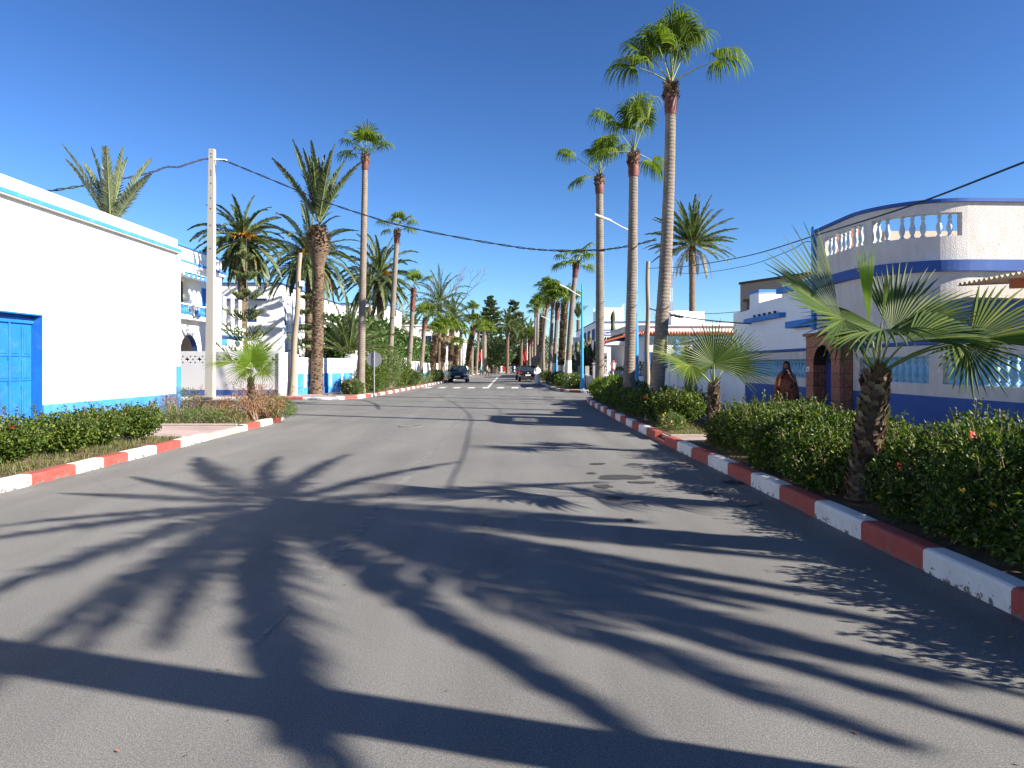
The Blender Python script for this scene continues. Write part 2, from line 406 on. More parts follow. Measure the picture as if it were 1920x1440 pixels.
def date_frond(mb, o, d, L, droop=.5, nl=46, ll=.45, m=0, mp=1, lw=.022, steps=10, vang=25, rr=.03, tw=0):
    d = V(d).normalized(); p = V(o); pts = [p.copy()]; dirs = [d.copy()]
    for k in range(steps):
        t = (k+1)/steps
        d = (d+V((0, 0, -1))*droop*(.4+1.3*t)/steps*1.3).normalized()
        p = p+d*L/steps; pts.append(p.copy()); dirs.append(d.copy())
    mb.tube(pts, [rr*(1-.85*k/steps) for k in range(steps+1)], 4, mp, cap=False)
    for i in range(nl):
        t = .10+.90*i/(nl-1); x = t*steps; k = min(int(x), steps-1); f = x-k
        q = pts[k].lerp(pts[k+1], f); dd = dirs[k].lerp(dirs[k+1], f).normalized()
        S = dd.cross(UP)
        if S.length < .15: S = dd.cross(V((math.cos(tw), math.sin(tw), .05)))
        S.normalize()
        if tw: S = (S*math.cos(.5*math.sin(tw))+S.cross(dd)*math.sin(.5*math.sin(tw)))
        N = S.cross(dd)
        A = rad(62-38*t); l = ll*(math.sin(math.pi*min(1, .18+.78*t))**.6)*R.uniform(.85, 1.1)
        for sg in (-1, 1):
            va = rad(vang+R.uniform(-14, 14))
            ld = dd*math.cos(A)+S*sg*math.sin(A)*math.cos(va)+N*math.sin(A)*math.sin(va)
            ld.normalize(); wv = (dd-ld*dd.dot(ld)).normalized()*lw
            mid = q+ld*l*.5; tip = q+ld*l*.96+V((0, 0, -.14*l))
            mb.face([q-wv*.5, mid-wv, tip, mid+wv, q+wv*.5], m)
def trunk_pts(b, t, bend=(0, 0), n=40, wob=.0):
    b = V(b); t = V(t); out = []
    for k in range(n+1):
        u = k/n; q = b.lerp(t, u); s = 4*u*(1-u)
        q = q+V((bend[0]*s, bend[1]*s, 0))
        if wob: q = q+V((math.sin(u*7+b.x)*wob, math.cos(u*5+b.y)*wob, 0))
        out.append(q)
    return out
def trunk(mb, pts, r0, r1, flare=.25, n=14, ring=.035, m=0, bulge=0):
    rs = []
    L = len(pts)-1
    for k in range(len(pts)):
        u = k/L
        r = r0+(r1-r0)*u+flare*r0*math.exp(-u*L*.35)
        r *= 1+ring*math.sin(k*2.2)+ring*.6*R.uniform(-1, 1)
        if bulge: r *= 1+bulge*math.exp(-((u-.89)/.085)**2)
        rs.append(r)
    mb.tube(pts, rs, n, m)
    return rs
def boots(mb, pts, rs, u0, u1, count, size, m=0, out=.35, up=.8):
    L = len(pts)-1
    for i in range(count):
        u = u0+(u1-u0)*i/count; a = i*2.39996+R.uniform(-.15, .15)
        x = u*L; k = min(int(x), L-1)
        c = pts[k].lerp(pts[k+1], x-k); r = rs[k]
        o = V((math.cos(a), math.sin(a), 0)); s = V((-o.y, o.x, 0)); sz = size*R.uniform(.7, 1.2)
        b0 = c+o*r*.9; tip = c+o*(r+out*sz*R.uniform(.6, 1.2))+UP*sz*up*R.uniform(.7, 1.1)
        w = sz*.42
        A_, B_ = b0-s*w, b0+s*w; C_, D_ = tip+s*w*.55, tip-s*w*.55
        bk = -o*sz*.14-UP*sz*.05
        mb.mesh([A_, B_, C_, D_, A_-UP*sz*.1, B_-UP*sz*.1, C_+bk, D_+bk], [(0, 1, 2, 3), (7, 6, 5, 4), (1, 5, 6, 2), (0, 3, 7, 4), (2, 6, 7, 3)], m)
def fan_palm(base, top, label, r0=.22, r1=.17, nleaf=11, pet=.9, Rb=.95, nseg=26, steps=5, sheath=.9, bootr=None, white=0, bend=(0, 0), group='fan palms along the street',
             sep=True, droop=1.3, lm='lf', dirs=None, seed=1, elev=(80, -25), skirt=0, name='fan_palm'):
    global R
    R = random.Random(seed)
    t = thing(name, base, label, 'palm tree', group)
    base = V(base); top = V(top)
    pts = trunk_pts(base, top, bend, max(24, int((top.z-base.z)*6)))
    mb = MB(); rs = trunk(mb, pts, r0, r1, .35, 14 if sep else 9, .014)
    mb.build('trunk', M['tgs'] if bootr and bootr[0] < .3 else M['tg'], t)
    L = len(pts)-1
    if bootr:
        mb = MB(); boots(mb, pts, [r*1.25 for r in rs], bootr[0], bootr[1], bootr[2], bootr[3])
        struct_kind(mb.build('leaf_stubs', M['boot'], t))
    if white:
        mb = MB(); k = int(L*white/(top.z-base.z))+1
        mb.tube(pts[:k+1], [r*1.03+.004 for r in rs[:k+1]], 14, 0); mb.build('whitewash_band', M['tw'], t)
    if sheath:
        mb = MB(); k0 = int(L*(1-sheath/(top.z-base.z))); q = pts[k0:]; n = len(q)
        mb.tube(q, [rs[k0+i]*(1.04+.28*math.sin(math.pi*min(1, .1+i/n*.8))+.05*math.sin(i*2.7)) for i in range(n)], 12, 0)
        boots(mb, pts, [r*1.28 for r in rs], 1-sheath*.6/(top.z-base.z), 1.0, 46, .17, 1, .4)
        mb.build('leaf_sheath', [M['sheath'], M['boot']], t)
    if skirt:
        mb = MB()
        for i in range(skirt):
            a = i*2.4; fan_leaf(mb, top-UP*.2, (math.cos(a)*.6, math.sin(a)*.6, -.8), .5*pet, Rb*.8, 12, 1.2, 4, 70, 0, 1)
        mb.build('dead_frond_skirt', [M['dead'], M['petb']], t)
    one = MB()
    dl = dirs or []
    for i in range(nleaf):
        if i < len(dl): az, el, ps = dl[i]
        else:
            u = (i+.5)/nleaf; az = i*137.5+R.uniform(-20, 20); el = elev[0]+(elev[1]-elev[0])*u**.85+R.uniform(-9, 9); ps = R.uniform(.8, 1.15)
        d = V((math.cos(rad(az))*math.cos(rad(el)), math.sin(rad(az))*math.cos(rad(el)), math.sin(rad(el))))
        mb = MB() if sep else one
        fan_leaf(mb, top+UP*.02+d*.08, d, pet*ps, Rb*R.uniform(.85, 1.1), nseg, droop*R.uniform(.8, 1.2), steps, 118, 0, 1, .35, .016 if sep else .022)
        if sep: mb.build('frond', [M[lm], M['pet']], t)
    if not sep: one.build('crown', [M[lm], M['pet']], t)
    return t
def date_palm(base, top, label, r0=.32, r1=.28, nf=46, L=3.0, ll=.45, nl=40, elev=(85, -45), droop=.8, bulge=0, boot=(0, 260, .2), lm='ld', sep=False, fruit=0, dead=0, seed=1,
              bend=(0, 0), group='date palms', lw=.024, pitch=1, hang=0, maxel=None):
    global R
    R = random.Random(seed)
    t = thing('date_palm', base, label, 'palm tree', group)
    base = V(base); top = V(top); h = top.z-base.z
    pts = trunk_pts(base, top, bend, max(20, int(h*5)))
    mb = MB(); rs = trunk(mb, pts, r0, r1, .2, 14, .03, 0, bulge); mb.build('trunk', M['td'], t)
    if boot[1]:
        mb = MB(); boots(mb, pts, rs, boot[0], 1, boot[1], boot[2], 0, .22, .7)
        if bulge: boots(mb, pts, rs, .84, 1, 260, .2, 0, .55, .45)
        struct_kind(mb.build('leaf_stubs', M['boot'], t))
    one = MB()
    for i in range(nf):
        u = (i+.5)/nf; az = i*137.5+R.uniform(-8, 8); el = elev[0]+(elev[1]-elev[0])*u**.8+R.uniform(-7, 7)
        d = V((math.cos(rad(az))*math.cos(rad(el)), math.sin(rad(az))*math.cos(rad(el)), math.sin(rad(el))))
        mb = MB() if sep else one
        date_frond(mb, top+d*r1*.7+UP*.1, d, L*R.uniform(.85, 1.08)*(1-.2*max(0, u-.7)), droop*R.uniform(.75, 1.25), nl, ll, 0, 1, lw, 9, 25, .03, i*1.0)
        if sep: mb.build('frond', [M[lm], M['pet']], t)
    if not sep: one.build('crown', [M[lm], M['pet']], t)
    if dead:
        mb = MB()
        for i in range(dead):
            az = i*2.4+.5; date_frond(mb, top-UP*.15+V((math.cos(az), math.sin(az), 0))*r1, (math.cos(az)*.8, math.sin(az)*.8, -.35), L*.75, 1.8, nl//2, ll*.8, 0, 1, lw, 7, 5)
        mb.build('dead_fronds', [M['dead'], M['petb']], t)
    if fruit:
        mb = MB()
        for i in range(fruit):
            az = i*2.4+1; d = V((math.cos(az)*.7, math.sin(az)*.7, .45))
            for j in range(26):
                e = (d+V((R.uniform(-.35, .35), R.uniform(-.35, .35), R.uniform(-.35, .25)))).normalized()
                p = top+d*.5; pp = [p, p+e*.45, p+e*.75-UP*.12, p+e*.95-UP*.35]
                mb.tube(pp, [.018, .02, .02, .012], 3, 0)
            mb.tube([top, top+d*.6], .03, 5, 0)
        mb.build('fruit_stalks', M['orange'], t)
    return t
def leaf(mb, p, d, n, l, w, m=0):
    s = d.cross(n)
    if s.length < 1e-3: return
    s.normalize(); n = s.cross(d)
    a = p; b = p+d*l*.45+s*w*.5+n*w*.16; c = p+d*l-n*l*.1; e = p+d*l*.45-s*w*.5+n*w*.16; f = p+d*l*.5
    mb.mesh([a, b, c, e, f], [(0, 1, 4), (1, 2, 4), (2, 3, 4), (3, 0, 4)], m)
def leafs(mb, p, d, n, l, w, m=0):
    s = d.cross(n)
    if s.length < 1e-3: return
    s.normalize()
    mb.face([p, p+d*l*.45+s*w*.5, p+d*l, p+d*l*.45-s*w*.5], m)
def rdir():
    while True:
        d = V((R.uniform(-1, 1), R.uniform(-1, 1), R.uniform(-1, 1)))
        if .05 < d.length < 1: return d.normalized()
def cloud(mb, blobs, n, l, w, m=0, simple=False, shell=.35, upb=.5, zmin=.16):
    vol = [b[1][0]*b[1][1]*b[1][2]**.5 for b in blobs]; tot = sum(vol)
    for (c, r), v in zip(blobs, vol):
        c = V(c)
        for i in range(int(n*v/tot)):
            d = rdir(); q = R.uniform(shell, 1)**.5
            f = 1+.22*mn.noise(d*2.1+c*1.7)+.12*mn.noise(d*5+c)
            p = c+V((d.x*r[0], d.y*r[1], d.z*r[2]))*q*f
            if p.z < zmin: continue
            ld = (d*.7+rdir()*.9+UP*upb).normalized(); nn = (UP*.8+rdir()*.8+d*.4).normalized()
            k = R.uniform(.6, 1.25)
            (leafs if simple else leaf)(mb, p, ld, nn, l*k, w*k, m)
def stems(mb, base, blobs, r=.018, m=0, per=2, sub=3):
    base = V(base)
    for (c, rr) in blobs:
        c = V(c)
        for k in range(per):
            b = base+V((R.uniform(-.18, .18), R.uniform(-.18, .18), 0)); e = c+V((R.uniform(-.5, .5)*rr[0], R.uniform(-.5, .5)*rr[1], R.uniform(-.2, .5)*rr[2]))
            md = b.lerp(e, .5)+V((R.uniform(-.1, .1), R.uniform(-.1, .1), R.uniform(-.05, .1)))
            mb.tube([b, b.lerp(md, .5)+V((R.uniform(-.03, .03), R.uniform(-.03, .03), 0)), md, e], [r, r*.85, r*.65, r*.3], 5, m)
            for j in range(sub):
                q = md.lerp(e, R.uniform(.1, .9)); mb.tube([q, q+rdir()*rr[0]*.5+UP*.1], [r*.4, r*.15], 4, m)
def flower(mb, p, sz, m=0, n=5):
    p = V(p); ax = (V((R.uniform(-.6, .6), -1, .5))).normalized(); u = ax.cross(UP).normalized(); w = ax.cross(u)
    for k in range(n):
        a = 2*math.pi*k/n; d = (u*math.cos(a)+w*math.sin(a)+ax*.35).normalized(); leaf(mb, p, d, ax, sz, sz*.85, m)
def struct_kind(o):
    o['kind'] = 'stuff'; return o
def bush(name, label, blobs, n, l, w, cat='shrub', group=None, lm='lh', simple=False, z0=.16, per=2, flowers=0, fsz=.05, fm='red', small=0, seed=1, stemr=.018, upb=.5, base=None, shell=.35, shoots=0):
    global R
    R = random.Random(seed)
    bx = sum(b[0][0] for b in blobs)/len(blobs); by = sum(b[0][1] for b in blobs)/len(blobs)
    t = thing(name, (bx, by, z0), label, cat, group); shs = []
    mb = MB(); cloud(mb, blobs, n, l, w, 0, simple, shell, upb, z0+.02)
    sh = MB(); shs.append(sh)
    for k in range(shoots):
        bb = R.choice(blobs); dd = rdir(); dd.z = abs(dd.z)*.9+.35; dd.normalize()
        p = V(bb[0])+V((dd.x*bb[1][0], dd.y*bb[1][1], dd.z*bb[1][2]))*.95; e = (dd*.6+UP*.8+rdir()*.35).normalized(); L = R.uniform(.08, .24)
        sh.tube([p, p+e*L], [.004, .0015], 3, 0, cap=False)
        for q in range(int(5+L*40)):
            u = R.uniform(.1, 1); leaf(mb, p+e*L*u, (rdir()+e*.6).normalized(), (rdir()*.5+UP).normalized(), l*R.uniform(.6, 1.15), w*R.uniform(.6, 1.1), 0)
    if shoots: struct_kind(sh.build('shoots', M['twig'], t))
    mb.build('foliage', M[lm], t)
    mb = MB()
    for b in blobs: stems(mb, base or (b[0][0], b[0][1], z0), [b], stemr, 0, per)
    mb.build('stems', M['twig'], t)
    for k in range(flowers):
        b = R.choice(blobs); d = rdir(); d.z = abs(d.z)*.8+.2; d.y = -abs(d.y); d.normalize()
        c = V(b[0])+V((d.x*b[1][0], d.y*b[1][1], d.z*b[1][2]))*1.08
        mb = MB(); flower(mb, c, fsz, 0); mb.build('flower', M[fm], t)
    if small:
        mb = MB()
        for k in range(small):
            b = R.choice(blobs); d = rdir(); d.z = abs(d.z)*.6; d.y = -abs(d.y); d.x -= .3; d.normalize()
            c = V(b[0])+V((d.x*b[1][0], d.y*b[1][1], d.z*b[1][2]))*1.05
            for q in range(5): flower(mb, c+rdir()*.018, .016, 0, 4)
        struct_kind(mb.build('blossom_clusters', M['yel'], t))
    return t
def araucaria(base, top, label, R0, tiers, rope=.035, nb=7, lm='lk', sub=7, group=None, seed=1, z0=.1, tr=.12, rise=.25, ragged=.1, leafy=0, cone=.75, jit=.15):
    global R
    R = random.Random(seed)
    base = V(base); top = V(top); h = top.z-base.z
    t = thing('norfolk_pine', base, label, 'tree', group)
    mb = MB(); mb.tube([base, base.lerp(top, .5), top], [tr, tr*.6, tr*.12], 8, 0); mb.build('trunk', M['bark'], t)
    mb = MB()
    for k in range(tiers):
        u = z0+(1-z0)*(k/tiers); c = base.lerp(top, u); rr = R0*((1-u)**cone+.04)*R.uniform(1-ragged, 1+ragged)
        a0 = R.uniform(0, 6)
        for b in range(nb):
            a = a0+2*math.pi*b/nb+R.uniform(-.15, .15); o = V((math.cos(a), math.sin(a), 0)); s = V((-o.y, o.x, 0))
            Lb = rr*R.uniform(.8, 1.1)
            c = base.lerp(top, min(.985, u+(R.uniform(-.5, .5)*jit/tiers)))
            pts = [c, c+o*Lb*.5+UP*rise*Lb*.12, c+o*Lb+UP*rise*Lb*.55]
            mb.tube(pts, [rope*.7, rope*.8, rope*.5], 4, 0)
            for j in range(sub):
                v = .2+.8*j/sub; q = pts[0].lerp(pts[1], v*2) if v < .5 else pts[1].lerp(pts[2], v*2-1)
                for sg in (-1, 1):
                    l2 = Lb*(.42*(1-.55*v))*R.uniform(.8, 1.2)
                    e = q+(o*.75+s*sg*.75).normalized()*l2+UP*l2*(rise*.9)
                    if leafy:
                        for z in range(leafy):
                            p = q.lerp(e, R.uniform(.1, 1))+rdir()*rope*1.2; leafs(mb, p, (rdir()*.7+(e-q).normalized()+UP*.4).normalized(), rdir(), rope*5, rope*1.3, 0)
                    mb.tube([q, q.lerp(e, .5)-UP*l2*.05, e], [rope*.8, rope, rope*.4], 4, 0, cap=False)
    mb.build('crown', M[lm], t)
    return t
def broad_tree(base, label, blobs, n, l, w, lm='lt', tr=.2, seed=1, group=None, name='leafy_tree'):
    global R
    R = random.Random(seed)
    t = thing(name, base, label, 'tree', group); base = V(base)
    mb = MB()
    for (c, r) in blobs:
        c = V(c); md = base.lerp(c, .45)+V((R.uniform(-.3, .3), 0, 0)); md.z = base.z+(c.z-base.z)*.4
        mb.tube([base, md, c], [tr, tr*.6, tr*.2], 7, 0)
    mb.build('trunk', M['bark'], t)
    mb = MB(); cloud(mb, blobs, n, l, w, 0, True, .25, .3, .2); mb.build('crown', M[lm], t)
    return t
# ------------------------------------------------------------------ setting: ground, road, pavements, kerbs
def struct(o, kind='structure'):
    o['kind'] = kind; return o
mb = MB(); mb.prism([(-2500, -600), (2500, -600), (2500, 4000), (-2500, 4000)], -.6, -.05, 0); struct(mb.build('ground', M['earth']))
mb = MB()
for i in range(1): mb.prism([(-70, -16), (70, -16), (70, 152), (-70, 152)], -.04, 0, 0)
struct(mb.build('road', M['asphalt']))
KR = [(3.36, -12.3), (3.3, 5), (3.26, 10), (3.16, 15), (3.15, 22), (3.25, 30), (3.4, 32.4), (3.75, 33.4), (4.4, 34.05), (5.6, 34.3), (60, 34.3)]
KFR = [(60, 42.0), (5.2, 42.0), (4.2, 42.3), (3.4, 43.3), (2.95, 45.5), (2.75, 50), (2.62, 60), (2.6, 148)]
KL = [(-6.62, -12), (-6.62, 5), (-6.6, 10), (-6.66, 15), (-6.75, 20.6), (-6.95, 21.6), (-7.6, 22.5), (-8.6, 23), (-60, 23.3)]
KFL = [(-60, 33.9), (-8.9, 33.9), (-8.1, 34.2), (-7.55, 35.3), (-7.3, 37.5), (-7.1, 42), (-6.85, 50), (-6.5, 66), (-6.4, 148)]
def resample(path, step):
    out = [V((*path[0], 0))]; acc = 0; pos = 0
    segs = [(V((*a, 0)), V((*b, 0))) for a, b in zip(path, path[1:])]
    nxt = step; tot = 0
    for a, b in segs:
        L = (b-a).length
        while nxt <= tot+L:
            out.append(a.lerp(b, (nxt-tot)/L)); nxt += step
        tot += L
    out.append(segs[-1][1]); return out
def kerb(path, sign, matf, width=.17, h=.19):
    pts = resample(path, .25); mb = MB()
    prof = [(0, -.03), (0, h-.03), (.012, h-.01), (.035, h), (width, h), (width, -.03)]
    N = len(pts)
    def fr(i):
        d = (pts[min(i+1, N-1)]-pts[max(i-1, 0)]).normalized(); return V((d.y, -d.x, 0))*sign
    nrm = [fr(i) for i in range(N)]
    for i in range(N-1):
        k = i//4; mi, hh = matf(k, pts[i]) if matf is not mr else mr(k, pts[k*4])
        jit = .006*mn.noise(V((k*3.1, 0, 0))); 
        if hh <= 0: continue
        ring = []
        for q in (i, i+1):
            e = .006 if (q % 4 == 0) else 0
            row = []
            for (u, z) in prof:
                zz = min(z, hh) if z > 0 else z
                if hh < h and z > 0: zz = z*hh/h
                p = pts[q]+nrm[q]*(u+jit+e+.004*mn.noise(V((q*.9, u*9, 3)))); row.append((p.x, p.y, zz-(e if z > .1 else 0)))
            ring.append(row)
        n = len(prof)
        mb.mesh(ring[0]+ring[1], [(a, a+1, n+a+1, n+a) if sign > 0 else (n+a, n+a+1, a+1, a) for a in range(n-1)], mi)
        if i % 4 == 0: mb.mesh(ring[0], [tuple(range(n))], mi)
        if i % 4 == 3: mb.mesh(ring[1], [tuple(range(n-1, -1, -1))], mi)
    return mb
def mr(k, p):
    if 14.0 < p.y < 15.0 and p.x < 4: return (k % 2, .07)
    return (0 if k % 2 else 1, .19)
def ml(k, p):
    if p.x < -9: return (2, .14)
    if 15.3 < p.y < 17.7: return (2, .135)
    if p.y > 17: return (0 if (k % 2) else 1, .16)
    bd = [4.9, 5.9, 6.9, 7.9, 8.75, 9.69, 10.86, 11.6, 12.36, 13.26, 14.13]
    return (0 if sum(p.y+.12 > q for q in bd) % 2 == 1 else 1, .155)
def mfl(k, p):
    if p.x < -8.6:
        return ((1 if (k//2) % 3 == 0 else 0), .13)
    return (0 if k % 2 else 1, .155)
def mfr(k, p):
    if p.y > 46: return (2 if (k % 3) else 0, .155)
    return (0 if k % 2 else 1, .155)
KM = [M['kw'], M['kr'], M['kc']]
struct(kerb(KR, 1, mr).build('kerb', KM)); struct(kerb(KL, -1, ml).build('kerb', KM))
struct(kerb(KFL, -1, mfl).build('kerb', KM)); struct(kerb(KFR, 1, mfr).build('kerb', KM))
def off(path, d):
    out = []
    for i, p in enumerate(path):
        a = V((*path[max(i-1, 0)], 0)); b = V((*path[min(i+1, len(path)-1)], 0)); t = (b-a).normalized()
        out.append((p[0]+t.y*d, p[1]-t.x*d))
    return out
mb = MB(); mb.prism(off(KR, .15)+[(60, -12.3)], -.03, .14, 0); struct(mb.build('pavement', M['tiles']))
mb = MB(); mb.prism((off(KL, -.15)+[(-60, -12)])[::-1], -.03, .128, 0); struct(mb.build('pavement', M['tiles']))
mb = MB(); mb.prism((off(KFL, -.15)+[(-60, 148)])[::-1], -.03, .13, 0); struct(mb.build('pavement', M['tiles']))
mb = MB(); mb.prism(off(KFR, .15)+[(60, 148)], -.03, .13, 0); struct(mb.build('pavement', M['tiles']))
mb = MB(); mb.prism([(-60, 148), (60, 148), (60, 210), (-60, 210)], -.03, .12, 0); struct(mb.build('plaza', M['tiles']))
# planter soil
def soil(poly, z=.15):
    mb = MB(); mb.prism(poly, z-.03, z, 0); struct(mb.build('planting_bed', M['soil']))
    mb = MB(); n = len(poly)
    for i in range(n):
        a = V((*poly[i], 0)); b = V((*poly[(i+1) % n], 0)); d = (b-a).normalized()*.001
        s = V((d.y, -d.x, 0)).normalized()*.04
        if (b-a).length < .3 or abs(d.x) < abs(d.y)*.9 and abs((a.x+b.x)/2) < min(abs(q[0]) for q in poly)+.9: continue
        mid = (a+b)/2
        mb.obox((mid.x, mid.y, z+.012), (b-a)*.5+d*0, s, UP*.02, 0)
    struct(mb.build('bed_edging', M['kc']))
soil([(3.5, -12), (5.45, -12), (5.45, 13.9), (3.37, 13.9), (3.46, 10), (3.5, 5)])
soil([(3.38, 15.1), (5.4, 15.1), (5.4, 33.0), (4.4, 33.6), (3.75, 33.0), (3.5, 31), (3.38, 22)])
soil([(-6.85, -12), (-6.85, 14.8), (-8.5, 14.8), (-8.7, -12)], .145)
soil([(-6.95, 17.9), (-7.0, 20.6), (-7.3, 21.6), (-8.2, 22.4), (-10.2, 22.4), (-10.2, 17.9)], .145)
soil([(-7.75, 35.5), (-7.5, 37.5), (-7.3, 42), (-7.05, 50), (-6.7, 66), (-6.65, 147), (-8.4, 147), (-8.6, 50), (-9.2, 35.5)], .15)
soil([(3.6, 43.5), (3.15, 45.7), (2.95, 50), (2.82, 60), (2.8, 147), (4.9, 147), (4.9, 43.5)], .15)
# road markings
mb = MB()
for k in range(9):
    x = -6.2+1.07*k; mb.box(x-.25, 50.8, .004, x+.25, 53.4, .006)
struct(mb.build('crossing_stripes', M['line']))
mb = MB()
mb.mesh([(-1.53, 4.2, .005), (-1.50, 4.2, .005), (-1.46, 7.5, .005), (-1.58, 27, .005), (-1.70, 27, .005), (-1.60, 7.5, .005)], [(0, 1, 2, 5), (5, 2, 3, 4)]); struct(mb.build('faded_centre_line', M['line2']))
mb = MB()
mb.mesh([(-1.90, 54.5, .005), (-1.70, 54.5, .005), (-1.88, 98, .005), (-2.08, 98, .005)], [(0, 1, 2, 3)]); struct(mb.build('centre_line', M['line']))
def patch(name, cx, cy, rx, ry, mat, z=.004, seed=0, n=34, k=.45):
    mb = MB(); vs = []
    for i in range(n):
        a = 2*math.pi*i/n; r = 1+k*mn.noise(V((math.cos(a)*1.6+seed*7.7, math.sin(a)*1.6, seed)))+.25*mn.noise(V((math.cos(a)*5, math.sin(a)*5+seed*3, 1)))
        vs.append((cx+rx*r*math.cos(a), cy+ry*r*math.sin(a), z))
    mb.mesh(vs, [tuple(range(n))]); struct(mb.build(name, mat))
for i, (px, py, rx, ry) in enumerate([(1165, 895, .33, .22), (1120, 870, .14, .12), (1190, 871, .16, .09), (1130, 912, .12, .15), (1110, 888, .07, .1), (1150, 935, .1, .16), (1205, 905, .2, .1), (1375, 905, .16, .16), (1330, 925, .1, .1), (1180, 975, .05, .06)]):
    Y = F*H/(py-HY); patch('water_stain', XY(px, Y), Y, rx, ry, M['wet'], .004+.0004*i, i+1)
for i, (px, py, rx, ry) in enumerate([(1395, 940, .16, .3), (1280, 870, .12, .5)]):
    Y = F*H/(py-HY); patch('sand_patch', XY(px, Y), Y, rx, ry, M['sand'], .010+.0004*i, i+31)
mb = MB()
for k in range(420):
    y = R.uniform(3.5, 30); x = (3.27 if R.random() < .6 else -6.6)
    x += (-1 if x > 0 else 1)*abs(R.gauss(0, .18)); s = R.uniform(.004, .014)
    p = V((x, y, .004)); leafs(mb, p, V((R.uniform(-1, 1), R.uniform(-1, 1), .15)).normalized(), UP, s*3.5, s*2, 0)
for k in range(160):
    y = R.uniform(2.8, 16); x = R.uniform(-5, 3); s = R.uniform(.003, .009)
    leafs(mb, V((x, y, .004)), V((R.uniform(-1, 1), R.uniform(-1, 1), .2)).normalized(), UP, s*3, s*2, 0)
tag(mb.build('leaf_litter', M['lb']), 'tiny dry leaf scraps scattered along both kerbs and on the asphalt', 'litter', kind='stuff')
for i, (px, py) in enumerate([(770, 799), (1030, 746)]):
    Y = F*H/(py-HY); mb = MB(); x = XY(px, Y)
    mb.lathe([(.33, .0), (.33, .009), (.29, .010), (.285, .005), (.0, .005)], (x, Y, 0), 20, 0)
    tag(mb.build('manhole_cover', M['asphalt'] if i == 0 else M['wet']), ['round manhole cover in the road beyond the long palm shadow', 'far manhole cover near the right hand crossing kerb'][i], 'manhole cover')
def grass(name, poly_rects, n, label, z=.15, hmax=.14):
    mb = MB()
    for (x0, y0, x1, y1), k in zip(poly_rects, n):
        for i in range(k):
            x = R.uniform(x0, x1); y = R.uniform(y0, y1)
            if mn.noise(V((x*1.3, y*1.3, 2))) < -.15: continue
            h = hmax*R.uniform(.3, 1); d = V((R.uniform(-.6, .6), R.uniform(-.6, .6), 1)).normalized(); s = V((R.uniform(-1, 1), R.uniform(-1, 1), 0)).normalized()*.007
            p = V((x, y, z)); mb.face([p-s, p+s, p+d*h], 0)
    tag(mb.build(name, M['grass']), label, 'grass', kind='stuff')
grass('grass', [(-8.4, 8.5, -6.85, 14.7), (-8.4, 4, -6.85, 8.5)], [9000, 2500], 'thin dry grass under the clipped hedge in the left bed', hmax=.11)
grass('grass', [(-10, 18.1, -7, 21), (-8.2, 21, -7.3, 22)], [3500, 500], 'low weeds growing under the young palm in the second left bed', .15, .2)
grass('grass', [(3.5, 15.2, 5.3, 18), (3.5, 11, 5.3, 13.8), (3.5, 18, 5.3, 32)], [4200, 1500, 3500], 'short grass between the bushes in the right hand bed', .15, .1)
grass('grass', [(-8.9, 36, -7.6, 46), (-8.2, 46, -7, 80), (2.95, 46, 4.7, 80)], [3500, 3500, 3500], 'weeds along the far planting beds beyond the crossing', .15, .22)
# ------------------------------------------------------------------ building helpers
def wall(mb, ax, pos, th, a0, a1, z0, z1, ops=(), matf=None, zs=()):
    us = sorted({a0, a1, *[v for o in ops for v in o[:2]]}); zz = sorted({z0, z1, *zs, *[v for o in ops for v in o[2:4]]})
    us = [u for u in us if a0 <= u <= a1]; zz = [z for z in zz if z0 <= z <= z1]
    p0, p1 = sorted((pos, pos+th))
    for i in range(len(us)-1):
        for j in range(len(zz)-1):
            um, zm = (us[i]+us[i+1])/2, (zz[j]+zz[j+1])/2
            if any(o[0] < um < o[1] and o[2] < zm < o[3] for o in ops): continue
            m = matf(um, zm) if matf else 0
            if ax == 'x': mb.box(p0, us[i], zz[j], p1, us[i+1], zz[j+1], m)
            else: mb.box(us[i], p0, zz[j], us[i+1], p1, zz[j+1], m)
def arch(mb, ax, pos, th, uc, r, zs, ztop, m=0, ms=None, n=14):
    ms = m if ms is None else ms
    p0, p1 = pos, pos+th
    P = lambda p, u, z: (p, u, z) if ax == 'x' else (u, p, z)
    for i in range(n):
        a, b = math.pi*i/n, math.pi*(i+1)/n
        u0, u1 = uc-r*math.cos(a), uc-r*math.cos(b); z0, z1 = zs+r*math.sin(a), zs+r*math.sin(b)
        for p in (p0, p1): mb.face([P(p, u0, z0), P(p, u1, z1), P(p, u1, ztop), P(p, u0, ztop)], m)
        mb.face([P(p0, u0, z0), P(p0, u1, z1), P(p1, u1, z1), P(p1, u0, z0)], ms)
BP = [(.055, 0), (.055, .035), (.032, .05), (.03, .07), (.05, .12), (.062, .18), (.06, .23), (.04, .31), (.03, .36), (.03, .385), (.045, .40), (.045, .425), (.03, .44), (.028, .46), (.055, .475), (.055, .5)]
def balusters(parent, pos, h, rs, mat):
    first = None
    for p in pos:
        if first is None:
            mb = MB(); mb.lathe([(r*rs, z/.5*h) for r, z in BP], p, 10, 0)
            first = mb.build('baluster', mat, parent); fp = V(p)
        else:
            c = first.copy(); C.objects.link(c); c.parent = parent; c.location = first.location+(scl(p)-scl(fp))
